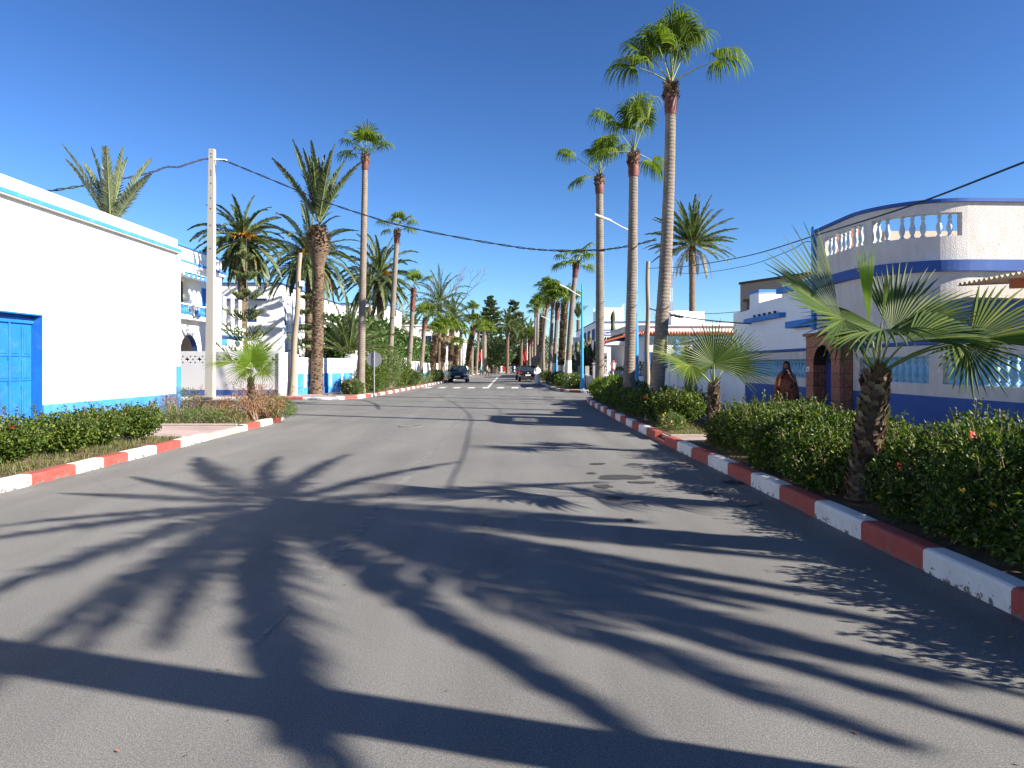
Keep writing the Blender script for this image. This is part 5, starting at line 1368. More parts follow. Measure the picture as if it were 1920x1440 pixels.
broad_tree((XY(885, 150), 150, .1), 'dark leafy tree far away behind the left row of palms', [blob(886, 660, 150, 3.2, 3, 3), blob(872, 668, 150, 3.5, 3, 2.6), blob(900, 674, 150, 2.8, 3, 2.2)], 4200, .42, .22, 'lk', seed=113)
broad_tree((XY(1010, 146), 146, .1), 'dark tree behind the right hand palm row', [blob(1010, 655, 146, 3, 3, 3.5), blob(1024, 662, 146, 3.4, 3, 3.2)], 3600, .42, .22, 'lt', seed=114)
broad_tree((XY(942, 176), 176, .1), 'broad dark tree closing the street view', [blob(942, 672, 176, 6, 3, 3), blob(958, 668, 176, 5, 3, 3), blob(925, 674, 176, 5, 3, 2.6), blob(900, 678, 176, 5, 3, 2.2), blob(985, 678, 176, 6, 3, 2.2)], 5200, .5, .26, 'lk', seed=115)
def bare_tree():
    global R
    R = random.Random(9)
    t = thing('bare_tree', (XY(855, 105), 105, .1), 'leafless grey tree standing above the booted palms', 'tree'); mb = MB()
    def br(p, d, L, r, n):
        q = p+d*L; m = p.lerp(q, .5)+rdir()*L*.06; mb.tube([p, m, q], [r, r*.8, r*.6], 5, 0)
        if n == 0: return
        for k in range(R.choice((2, 3, 3))):
            e = (d+rdir()*.62+UP*.15).normalized(); br(q, e, L*R.uniform(.62, .82), r*.58, n-1)
    br(V((XY(848, 105), 105, .1)), V((.03, 0, 1)), 5.2, .22, 5)
    mb.build('branches', M['bark'], t)
bare_tree()
# tall clipped hedge behind the left wall, as one long hedge
def hedge():
    global R
    R = random.Random(33)
    t = thing('clipped_hedge', (-11.5, 60, .1), 'tall dense green hedge rising behind the white wall on the left', 'hedge')
    mb = MB()
    for i in range(26000):
        y = R.uniform(49, 98); zt = 5.2-.012*(y-49)*2+.5*mn.noise(V((y*.2, 0, 1)))
        if R.random() < .72: x = -10.2+R.uniform(-.5, .15)+.35*mn.noise(V((y*.45, 1, 2))); z = R.uniform(.3, zt); x += .35*mn.noise(V((y*.9, z*.9, 5)))
        elif R.random() < .5: x = R.uniform(-13.5, -10.2); z = zt+R.uniform(-.2, .15)
        else: x = R.uniform(-13.5, -10.2); z = R.uniform(.3, zt); y = 49+R.uniform(0, .3)+.3*mn.noise(V((x, z, 3)))
        leafs(mb, V((x, y, z)), (rdir()+V((.5, -.3, -.2))).normalized(), (rdir()+V((.6, -.5, .5))).normalized(), R.uniform(.18, .34), R.uniform(.12, .2), 0)
    mb.build('foliage', M['iv'], t)
    mb = MB()
    for k in range(16): y = 50+k*3; mb.tube([(-11.2, y, .1), (-11+R.uniform(-.3, .3), y+.3, 2.5), (-11, y, 4.6)], [.12, .08, .03], 5, 0)
    mb.box(-13, 49.6, .1, -10.9, 97, 4.3, 1)  # dark box added for the shade deep inside the foliage
    mb.build('stems_and_shade_core', [M['bark'], M['dark']], t)
hedge()
# cactus and bougainvillea by the striped house
def cacti():
    global R
    for i, (px, pt, Y, lab) in enumerate([(1083, 640, 56, 'slim column cactus leftmost of the group before the striped house'), (1093, 633, 57, 'column cactus in the middle of the group before the striped house'), (1106, 626, 58, 'tallest column cactus of the group before the striped house'), (1150, 583, 62, 'very tall lone column cactus left of the low tiled house')]):
        R = random.Random(200+i)
        x = XY(px, Y); zt = zof(pt, Y); t = thing('column_cactus', (x, Y, .1), lab, 'cactus', 'column cacti')
        mb = MB(); n = 26
        rs = [.17*(1+.16*math.sin(k*1.9)) if zt < 5 else .2*(1+.2*math.sin(k*1.4)) for k in range(n+1)]
        pts = [V((x+.06*math.sin(k*.5), Y, .1+(zt-.1)*k/n)) for k in range(n+1)]; rs[-1] = .06
        mb.tube(pts, rs, 7, 0)
        for k in range(2 if zt < 5 else 1):
            h = zt*R.uniform(.35, .6); s = R.choice((-1, 1)); mb.tube([(x, Y, h), (x+s*.35, Y, h+.1), (x+s*.4, Y, h+.6), (x+s*.38, Y, h+1.4)], [.12, .13, .13, .05], 7, 0)
        mb.build('stem', M['lk'], t)
cacti()
bush('bougainvillea', 'dark bougainvillea with pink blooms behind the corner garden wall', [((5.9, 58, 2.3), (.9, .8, 1.3)), ((6.7, 57, 1.6), (1.0, .8, 1.2))], 2600, .14, .1, 'shrub', None, 'iv', True, .1, flowers=7, fsz=.14, fm='pink', seed=211)
bush('shrub', 'leafy shrub behind the handrail wall on the right', [((8.2, 45.6, 1.2), (.9, .6, .7)), ((9.6, 45.6, 1.3), (.8, .6, .8)), ((6.9, 45.5, 1.0), (.7, .5, .6))], 3600, .12, .08, 'shrub', None, 'lh', True, .1, seed=212)
bush('shrub', 'dense shrub behind the white wall, right of the tall cactus', [((11.2, 45.8, 1.3), (.8, .6, .8)), ((12.8, 45.8, 1.2), (.9, .6, .7))], 2600, .12, .08, 'shrub', None, 'lh', True, .1, seed=213)
# ------------------------------------------------------------------ right hand bushes
GB = 'flowering bushes in the right hand bed'
bush('hibiscus_bush', 'dark hibiscus bush filling the bottom right edge, red blooms on top', [((4.35, 4.75, .55), (.78, .8, .5)), ((4.9, 5.6, .68), (.8, .8, .46)), ((4.2, 5.9, .52), (.6, .65, .5)), ((5.0, 4.4, .75), (.6, .8, .42)), ((4.5, 6.6, .62), (.62, .5, .42)), ((4.35, 3.6, .55), (.8, .7, .5)), ((3.95, 4.9, .36), (.45, .8, .3)), ((3.9, 5.9, .34), (.4, .6, .28)), ((3.95, 3.9, .38), (.45, .7, .3))], 44000, .056, .032, 'bush', GB, 'lh', seed=301, shoots=260, flowers=5, fsz=.05, small=16, per=3)
bush('hibiscus_bush', 'hibiscus bush right of the shaggy young palm', [((4.75, 7.2, .66), (.62, .55, .46)), ((4.2, 7.2, .5), (.5, .5, .42)), ((5.2, 6.6, .7), (.45, .6, .42)), ((3.95, 6.8, .34), (.42, .5, .28)), ((4.5, 8.2, .5), (.5, .5, .4))], 17000, .056, .034, 'bush', GB, 'lh', seed=302, shoots=120, flowers=2, fsz=.05, small=5, per=3)
bush('lantana_bush', 'leafy bush with yellow blossoms hanging over the kerb left of the shaggy palm', [((3.85, 9.0, .46), (.5, .62, .4)), ((4.25, 9.9, .6), (.62, .8, .46)), ((3.8, 10.0, .44), (.42, .55, .4)), ((4.9, 9.6, .55), (.5, .7, .45)), ((4.0, 10.9, .55), (.5, .6, .42)), ((3.8, 8.4, .3), (.35, .5, .25))], 26000, .06, .036, 'bush', GB, 'lh', seed=303, shoots=200, flowers=2, fsz=.045, small=14, per=3)
bush('hibiscus_bush', 'dark bush between the walkway and the lantana bush', [((4.15, 12.2, .55), (.6, .7, .42)), ((4.8, 12.0, .6), (.6, .7, .45)), ((4.0, 13.1, .45), (.45, .5, .36)), ((4.7, 13.2, .55), (.5, .45, .42))], 15000, .058, .036, 'bush', GB, 'lh', seed=304, shoots=120, flowers=1, per=3)
bush('clipped_bush', 'bright rounded bush with red blooms just past the walkway', [((4.15, 17.6, .62), (.62, .7, .38)), ((3.85, 18.6, .55), (.5, .6, .36)), ((4.6, 18.4, .6), (.5, .6, .36))], 8500, .075, .048, 'bush', GB, 'lh', seed=305, shoots=90, flowers=3, fsz=.06, per=4)
bush('small_shrub', 'small pale shrub with yellow blossoms at the kerb before the round bush', [((3.7, 16.4, .32), (.32, .45, .24))], 1500, .05, .028, 'shrub', GB, 'lh2', seed=306, small=6)
bush('hedge_bush', 'dark bush round the foot of the tallest right hand palm', [((3.9, 21.3, .5), (.55, .9, .42)), ((4.6, 22.0, .6), (.6, .9, .45)), ((3.8, 23.3, .5), (.5, .9, .42))], 6500, .08, .05, 'bush', GB, 'lh', True, seed=307, flowers=2, fsz=.06, fm='red')
bush('hedge_bush', 'dark bush below the middle tall palm', [((3.85, 25.5, .55), (.55, .9, .48)), ((4.6, 26.5, .6), (.6, .9, .5)), ((3.85, 27.6, .55), (.55, .9, .5))], 6000, .09, .05, 'bush', GB, 'lh', True, seed=308)
bush('strap_leaf_bush', 'bright strap leaved bush at the far right corner', [((3.95, 30.0, .55), (.5, 1.1, .5)), ((4.5, 31.2, .6), (.6, 1.0, .55)), ((4.0, 32.4, .5), (.5, .7, .45))], 4200, .2, .045, 'bush', GB, 'lf', True, seed=309, upb=1.4)
GC = 'bushes under the whitewashed palms'
for i, (x, y, r, lab) in enumerate([(3.9, 46.4, .85, 'round bush at the foot of the leaning whitewashed palm'), (3.6, 50.5, .8, 'second bush behind the leaning whitewashed palm'), (3.6, 56, .9, 'bush between the whitewashed palms and the man in white'), (3.5, 62, .9, 'bush right beside the man in white'), (3.4, 69, .9, 'bush beside the rear parked car'), (3.5, 77, .9, 'bush beside the front parked car'), (3.5, 88, 1.0, 'far bush behind the parked cars')]):
    bush('round_bush', lab, [((x, y, .6), (r*.75, r*1.2, .55)), ((x+.3, y+1.4, .6), (r*.7, r, .5))], 2400, .11, .07, 'bush', GC, 'lh', True, seed=320+i)
# ------------------------------------------------------------------ left beds
GD = 'clipped bushes in the near left bed'
for i, (x, y, rx, ry, lab) in enumerate([(-7.55, 14.2, .5, .42, 'small clipped bush with forked stems at the end of the left bed, by the walkway'), (-7.7, 13.1, .55, .5, 'second clipped bush from the end of the left bed'), (-7.65, 12.05, .6, .5, 'third clipped bush from the walkway end of the left bed'), (-7.8, 10.9, .6, .6, 'clipped bush with one red bloom in the left bed'), (-7.8, 9.8, .6, .6, 'clipped bush cut by the left edge of the photo'), (-7.8, 8.7, .6, .6, 'clipped bush just outside the left edge')]):
    z = .60
    bush('clipped_bush', lab, [((x, y, z-.03), (rx*1.05, ry*1.1, .27)), ((x-.12, y+.1, z-.14), (rx*.9, ry*.95, .28)), ((x+.1, y-.1, z-.16), (rx*.8, ry*.85, .26))], 6200, .058, .038, 'bush', GD, 'lh', seed=340+i, shoots=40, per=2, stemr=.02, z0=.145, flowers=1 if i == 3 else 0, fsz=.06, base=(x, y, .14), shell=.15)
    z = .7
GE = 'scrub in the second left bed'
bush('dry_shrub', 'dry brown shrub at the left end of the second bed', [((-9.9, 20.4, .45), (.4, .6, .3)), ((-9.3, 19.2, .5), (.22, .3, .4))], 600, .13, .018, 'shrub', GE, 'lb', seed=361, per=8, upb=.3)
bush('green_shrub', 'feathery green shrub against the corner of the plain white building', [((-9.7, 20.9, .55), (.6, .5, .45)), ((-9.4, 18.9, .35), (.7, .5, .26)), ((-8.6, 18.6, .3), (.6, .4, .22))], 6500, .05, .018, 'shrub', GE, 'lh2', seed=362, per=6)
bush('green_shrub', 'low feathery shrub left of the young palm foot', [((-8.2, 18.7, .3), (.7, .4, .22)), ((-7.6, 18.8, .3), (.5, .4, .2)), ((-8.4, 20.2, .35), (.7, .5, .25))], 5500, .05, .018, 'shrub', GE, 'lh2', seed=363, per=5)
bush('dry_shrub', 'withered brown shrub around the young palm trunk', [((-7.5, 19.2, .48), (.42, .4, .36)), ((-6.9, 20.0, .6), (.5, .4, .36)), ((-8.1, 19.6, .45), (.45, .4, .3)), ((-7.1, 19.4, .75), (.35, .3, .34)), ((-9.0, 20.3, .7), (.22, .2, .34))], 2300, .17, .016, 'shrub', GE, 'lb', seed=364, per=8, upb=-.2)
bush('green_shrub', 'green shrub spilling over the kerb end right of the young palm', [((-6.9, 20.9, .4), (.55, .5, .34)), ((-6.6, 20.3, .32), (.45, .45, .24)), ((-7.4, 21.5, .45), (.6, .4, .38))], 6500, .055, .02, 'shrub', GE, 'lh2', seed=365, per=5)
def sprays():
    global R
    R = random.Random(5)
    t = thing('wispy_acacia', (-7.6, 20.6, .15), 'thin wispy branches with curled brown pods around the young palm', 'shrub', GE)
    mb = MB(); ml_ = MB(); mp = MB()
    for i in range(16):
        p = V((-7.6+R.uniform(-.6, .7), 20.6+R.uniform(-.5, .5), .15)); d = (UP+rdir()*.7).normalized(); pts = [p]
        L = R.uniform(.8, 1.7)
        for k in range(6): d = (d+rdir()*.22).normalized(); p = p+d*L/6; pts.append(p)
        mb.tube(pts, [.011-.0014*k for k in range(7)], 4, 0)
        for k in range(60):
            a = pts[R.randint(2, 5)].lerp(pts[R.randint(3, 6)], R.random())
            leafs(ml_ if i % 2 else mp, a+rdir()*.12, (rdir()+UP*-.2).normalized(), rdir(), R.uniform(.04, .08) if i % 2 else R.uniform(.08, .16), .012 if i % 2 else .018, 0)
    mb.build('branches', M['twig'], t); ml_.build('leaves', M['lh2'], t); struct_kind(mp.build('seed_pods', M['lb'], t))
sprays()
def agave():
    t = thing('cut_agave', (-8.9, 21.4, .15), 'cut back agave with pale curled leaf bases at the foot of the concrete pole', 'plant', GE)
    mb = MB()
    for i in range(22):
        a = i*2.4; o = V((math.cos(a), math.sin(a), 0)); p = V((-8.9, 21.4, .16)); L = R.uniform(.3, .6); s = V((-o.y, o.x, 0))*.045
        q = p+o*L*.6+UP*L*.45; e = p+o*L+UP*L*.15
        mb.mesh([p-s, p+s, q+s*.8, q-s*.8, e], [(0, 1, 2, 3), (3, 2, 4)], 0)
    mb.build('leaves', M['dead'], t)
agave()
GF = 'oleanders and bushes along the far left kerb'
for i, (x, y, z, rx, ry, rz, lm, lab) in enumerate([(-8.1, 36.3, .5, .5, .7, .4, 'lh2', 'low flowering shrub at the foot of the tallest left palm'), (-7.95, 39.8, .95, .8, 1.1, .9, 'lh', 'bright green bush right of the round sign post'), (-8.2, 42.6, 1.35, .9, 1.3, 1.25, 'lh', 'tall green oleander behind the round sign'), (-8.0, 45.8, 1.5, .9, 1.6, 1.35, 'lh2', 'brownish oleander in the middle of the left bed'),
        (-7.8, 49.5, 1.2, .85, 1.6, 1.1, 'lh', 'green oleander before the third left palm'), (-7.6, 53.5, .7, .8, 1.6, .6, 'lh2', 'lower scrub between the third and fourth left palms'), (-7.4, 60, .5, .7, 2, .4, 'lh2', 'low scrub under the slim red necked palm'), (-7.3, 66, .7, .7, 1.6, .6, 'lh', 'leafy bush left of the dark round bush'),
        (-7.6, 84, 1.0, .8, 3, .9, 'lh', 'leafy bush behind the dark car'), (-7.2, 96, 1.3, .9, 3, 1.3, 'lf', 'fan leaved thicket right of the dark car'), (-7.2, 110, .8, .9, 4, .8, 'lh', 'bush at the foot of the left flag')]):
    bush('oleander_bush', lab, [((x, y, z), (rx, ry, rz)), ((x-.3, y+ry*.6, z*1.05), (rx*.8, ry*.7, rz*.85)), ((x+.1, y-ry*.5, z*.75), (rx*.8, ry*.6, rz*.65))], 7500 if y < 56 else 2000, .13, .04, 'bush', GF, lm, True, seed=380+i, flowers=6 if i == 0 else 0, fsz=.06, fm='pink', per=3)
bush('round_bush', 'dark round ball shaped bush left of the dark car', [((-7.4, 70.5, .62), (.72, .72, .6))], 3200, .09, .06, 'bush', GF, 'lk', True, seed=399)
# ------------------------------------------------------------------ poles, posts, lamps, signs, cables
def concrete_pole():
    b = V((-14.4, 33.85, .12)); t = thing('concrete_pole', b, 'tall square concrete utility pole left of the street', 'pole')
    top = V((XY(398, 33.85), 33.85, zof(280, 33.85))); mb = MB(); w0, w1 = .19, .125
    vs = []
    for p, w in ((b, w0), (top, w1)):
        for sx, sy in ((-1, -1), (1, -1), (1, 1), (-1, 1)): vs.append(p+V((sx*w, sy*w, 0)))
    mb.mesh(vs, [(3, 2, 1, 0), (4, 5, 6, 7), (0, 1, 5, 4), (1, 2, 6, 5), (2, 3, 7, 6), (3, 0, 4, 7)]); mb.build('shaft', M['conc'], t)
    mb = MB()
    for z in (11.7, 11.55, 10.9, 10.8, 10.7, 10.3, 9.6, 9.1, 8.3, 7.2):
        u = (z-b.z)/(top.z-b.z); c = b.lerp(top, u); w = w0+(w1-w0)*u
        mb.box(c.x-.025, c.y-w-.006, z-.03, c.x+.025, c.y-w+.01, z+.03)
    mb.build('bolt_holes', M['dark'], t)
    mb = MB(); p = W(404, 299, 33.8); mb.tube([p-V((.1, 0, 0)), p+V((.55, -.05, -.05))], .05, 6); mb.build('cable_clamp', M['lampw'], t)
concrete_pole()
def pole_wood(b, tp, r, label, mat, box=True):
    t = thing('wooden_pole', b, label, 'pole'); mb = MB(); b = V(b); tp = V(tp)
    pts = [b.lerp(tp, k/14)+V((.025*math.sin(k*.9), 0, 0)) for k in range(15)]
    mb.tube(pts, [r*(1-.35*k/14) for k in range(15)], 10, 0); mb.build('shaft', mat, t)
    if box:
        mb = MB(); c = pts[11]; mb.box(c.x+.08, c.y-.15, c.z-.16, c.x+.3, c.y-.02, c.z+.12, 0, .01); mb.build('junction_box', M['lampw'], t)
pole_wood((XY(547, 35.6), 35.6, .12), tuple(W(563, 474, 35.6)), .17, 'bent weathered wooden pole before the sunlit garden wall on the left', M['wood'])
pole_wood((6.75, 35.0+.5, .12), tuple(W(1215, 490, 35.5)), .14, 'grey wooden pole between the two thickest right hand palms', M['wood'], False)
def lamp(x, y, h, label, arm=-1.35, seed=0):
    t = thing('street_lamp', (x, y, .13), label, 'street lamp', 'light blue street lamps')
    mb = MB(); mb.tube([(x, y, .13), (x, y, 2), (x, y, h)], [.105, .09, .045], 12, 0); mb.box(x-.17, y-.17, .13, x+.17, y+.17, .17); mb.lathe([(.13, 0), (.13, .35), (.105, .4)], (x, y, .17), 12); mb.build('post', M['steelblue'], t)
    mb = MB(); z = h-.8; mb.tube([(x, y, z), (x+arm*.45, y, z+.28), (x+arm*.8, y, z+.55)], [.028, .025, .022], 8); mb.build('arm', M['lampw'], t)
    mb = MB(); a = V((x+arm*.75, y, z+.52)); e = V((x+arm*1.25, y, z+.78)); d = (e-a).normalized(); n = d.cross(V((0, 1, 0))).normalized()
    mb.obox((a+e)/2, d*(e-a).length/2, V((0, .09, 0)), n*.032); mb.build('lamp_head', M['lampw'], t)
lamp(XY(1193, 28.9), 28.9, zof(415, 28.9)+.3, 'nearest blue street lamp beside the middle tall palm')
lamp(XY(1091.5, 44.0), 44.0, zof(533, 44), 'second blue street lamp beside the leaning whitewashed palm', -1.1)
lamp(XY(1043, 70), 70, zof(592, 70), 'third blue street lamp half hidden in the right row of palms', -1.2)
lamp(XY(1030.5, 96), 96, zof(615, 96), 'farthest blue street lamp in the right row of palms', -1.2)
def signs():
    x, y = XY(701.5, 36.6), 36.6
    t = thing('round_sign', (x, y, .13), 'round traffic sign seen from its grey back beside the tallest left palm', 'sign')
    mb = MB(); mb.tube([(x, y, .13), (x, y, 2.36)], .032, 8); mb.build('post', M['grey'], t)
    mb = MB(); mb.tube([(x, y+.04, 1.95), (x, y+.06, 1.95)], .39, 32, 0, False); mb.build('disc', M['grey'], t)
    mb = MB(); mb.tube([(x, y+.061, 1.95), (x, y+.066, 1.95)], .385, 32, 0, False); mb.build('sign_face', M['flag'], t)
    x, y = 6.15, 43.2
    t = thing('round_sign', (x, y, .13), 'red and white round traffic sign seen edge on beyond the side street', 'sign')
    mb = MB(); mb.tube([(x, y, .13), (x, y, 1.95)], .03, 8); mb.build('post', M['lampw'], t)
    a = V((.92, -.38, 0))
    mb = MB(); c = V((x+.05, y-.02, 1.62)); mb.tube([c, c+a*.02], .32, 28, 0, False); mb.build('disc', M['flag'], t)
    mb = MB(); mb.tube([c+a*.021, c+a*.025], .2, 28, 0, False); mb.build('sign_face', M['lampw'], t)
    x, y = XY(1196, 30.5), 30.5
    t = thing('thin_post', (x, y, .13), 'thin dark grey metal post right of the nearest blue lamp', 'post')
    mb = MB(); mb.box(x-.03, y-.05, .13, x+.03, y+.05, 2.95); mb.build('shaft', M['grey'], t)
    mb = MB(); mb.box(x-.036, y-.056, 2.95, x+.036, y+.056, 2.98); mb.build('cap', M['grey'], t)
signs()
def cable(label, pts, r=.02, twist=0, extra=()):
    P = [W(*p) for p in pts]; out = []
    n = len(P)
    for i in range(n-1):
        p0 = P[max(i-1, 0)]; p1 = P[i]; p2 = P[i+1]; p3 = P[min(i+2, n-1)]
        for k in range(8):
            t = k/8; out.append(.5*((2*p1)+(p2-p0)*t+(2*p0-5*p1+4*p2-p3)*t*t+(3*p1-p0-3*p2+p3)*t**3))
    out.append(P[-1]); mb = MB()
    if twist:
        for s in (-1, 1): mb.tube([p+V((0, math.sin(i*.9)*r*s, math.cos(i*.9)*r*s*1.1)) for i, p in enumerate(out)], r*.75, 5, 0)
    else: mb.tube(out, r, 5, 0)
    for e in extra:
        c = W(*e); mb.tube([c-V((.12, 0, 0)), c+V((.12, 0, 0))], r*2.2, 5, 0)
    o = mb.build('overhead_cable', M['cable'], None, tuple(P[0])); tag(o, label, 'cable', 'overhead cables')
cable('thick twisted cable from the concrete pole over the plain white building', [(393, 299, 33.8), (383, 298, 33.6), (350, 308, 32.6), (335, 313, 32), (312, 313, 31.3), (290, 321, 30.6), (250, 331, 29.4), (200, 340, 28), (150, 349, 26.6), (92, 358, 25), (20, 366, 23.5)], .03, 1)
cable('long sagging cable crossing the street from the concrete pole to the tall palms', [(407, 300, 33.8), (425, 303, 33.7), (480, 325, 33.4), (560, 358, 33), (620, 382, 32.6), (690, 405, 32.2), (760, 425, 31.8), (870, 447, 31), (960, 462, 30.5), (1010, 468, 30.2), (1060, 470, 30), (1118, 469, 29.6), (1150, 466, 28.4), (1190, 459, 26), (1230, 449, 22.9)], .026, 1, [(1128, 469, 29), (1052, 470, 30)])
cable('cable rising to the upper right over the curved balcony', [(1216, 503, 35.3), (1240, 502, 32), (1290, 499, 27), (1400, 480, 20), (1530, 441, 14.5), (1700, 388, 10.5), (1920, 304, 8), (2150, 215, 6.5)], .014)
cable('thin cable to the wall bracket of the curved house', [(1240, 508, 34), (1300, 513, 30), (1400, 498, 24), (1480, 470, 20), (1512, 453, 18), (1536, 462, 17)], .010)
cable('upper of two low cables right of the grey wooden pole', [(1218, 580, 35.3), (1260, 583, 33), (1320, 588, 30), (1380, 585, 27), (1400, 582, 26)], .012)
cable('lower thick knotted cable right of the grey wooden pole', [(1218, 578, 35.3), (1240, 586, 34), (1265, 591, 33), (1300, 597, 31), (1350, 603, 28), (1408, 607, 25.5)], .026, 0, [(1262, 591, 33), (1270, 593, 33), (1276, 594, 33)])
# flags
for px, pt, pb, ft, fb, Y, lab in ((903, 655, 700, 656, 676, 120, 'limp red flag on a white pole at the left side of the street end'), (988.5, 625, 700, 650, 683, 112, 'long limp red flag on a white pole at the right side of the street end')):
    x = XY(px, Y); t = thing('flag', (x, Y, .1), lab, 'flag', 'red flags'); zt = zof(pt, Y)
    mb = MB(); mb.tube([(x, Y, .1), (x, Y, zt)], [.07, .04], 6); mb.build('flagpole', M['lampw'], t)
    mb = MB(); z1, z0 = zof(ft, Y), zof(fb, Y); vs = []; n = 8
    for k in range(n+1):
        u = k/n; z = z1+(z0-z1)*u
        for j in range(5): vs.append((x-.05-(.28*math.sin(min(1, u*1.3)*2.6)+.12)*j/2.6, Y+.1*math.sin(j*2.1+u*3), z-(.06*j)))
    mb.mesh(vs, [(k*5+j, k*5+j+1, (k+1)*5+j+1, (k+1)*5+j) for k in range(n) for j in range(4)], 0, True); mb.build('cloth', M['flag'], t)
# letters
def letters():
    Y = 139; t = thing('letter_sign', (XY(970, Y), Y, .1), 'large white letters I heart SIDI with red heart at the end of the street', 'sign')
    cx = {'I': 941.5, 'h': 946.5}
    def txt(ch, px, w, h=1.05, mat='lampw'):
        cu = bpy.data.curves.new('letter', 'FONT'); cu.body = ch; cu.size = 1; cu.extrude = .12; cu.offset = .03; cu.align_x = 'CENTER'
        o = bpy.data.objects.new('letter', cu); C.objects.link(o); dg = bpy.context.evaluated_depsgraph_get(); me = bpy.data.meshes.new_from_object(o.evaluated_get(dg)); bpy.data.objects.remove(o)
        xs = [v.co.x for v in me.vertices]; ys = [v.co.y for v in me.vertices]
        sx = w/(max(xs)-min(xs)); sy = h/(max(ys)-min(ys)); mx = (max(xs)+min(xs))/2; my = min(ys)
        for v in me.vertices: v.co = V(((v.co.x-mx)*sx, -v.co.z, (v.co.y-my)*sy))
        me.materials.append(M['whiteclean']); q = bpy.data.objects.new('letter', me); C.objects.link(q); q.parent = t; q.location = (XY(px, Y)-t.location.x, 0, .35)
    for ch, px, w in (('I', 940.5, .32), ('S', 957, .72), ('I', 968, .26) if False else ('I', 965, .25), ('D', 974, .78), ('I', 983, .25)):
        txt(ch, px, w)
    mb = MB(); x = XY(946.5, Y); pts = []
    for k in range(28):
        a = 2*math.pi*k/28; pts.append((x+.036*16*math.sin(a)**3, 1.02+.036*(13*math.cos(a)-5*math.cos(2*a)-2*math.cos(3*a)-math.cos(4*a))))
    mb.mesh([(p[0], Y-.12, p[1]) for p in pts]+[(p[0], Y+.12, p[1]) for p in pts], [tuple(range(28)), tuple(range(55, 27, -1))]+[(k, (k+1) % 28, 28+(k+1) % 28, 28+k) for k in range(28)]); mb.build('heart', M['flag'], t)
    mb = MB(); mb.box(XY(937, Y), Y-.5, .1, XY(988, Y), Y+.5, .42, 0, .02); mb.build('plinth', M['conc'], t)
    t = thing('kiosk', (XY(962, 150), 150, .1), 'small blue and white kiosk behind the large letters', 'kiosk')
    x = XY(962, 150); mb = MB(); mb.box(x-.5, 149.5, .1, x+.5, 150.6, 1.75); mb.build('body', M['steelblue'], t); mb = MB(); mb.box(x-.65, 149.3, 1.75, x+.65, 150.8, 1.95, 0, .03); mb.build('roof', M['lampw'], t)
letters()
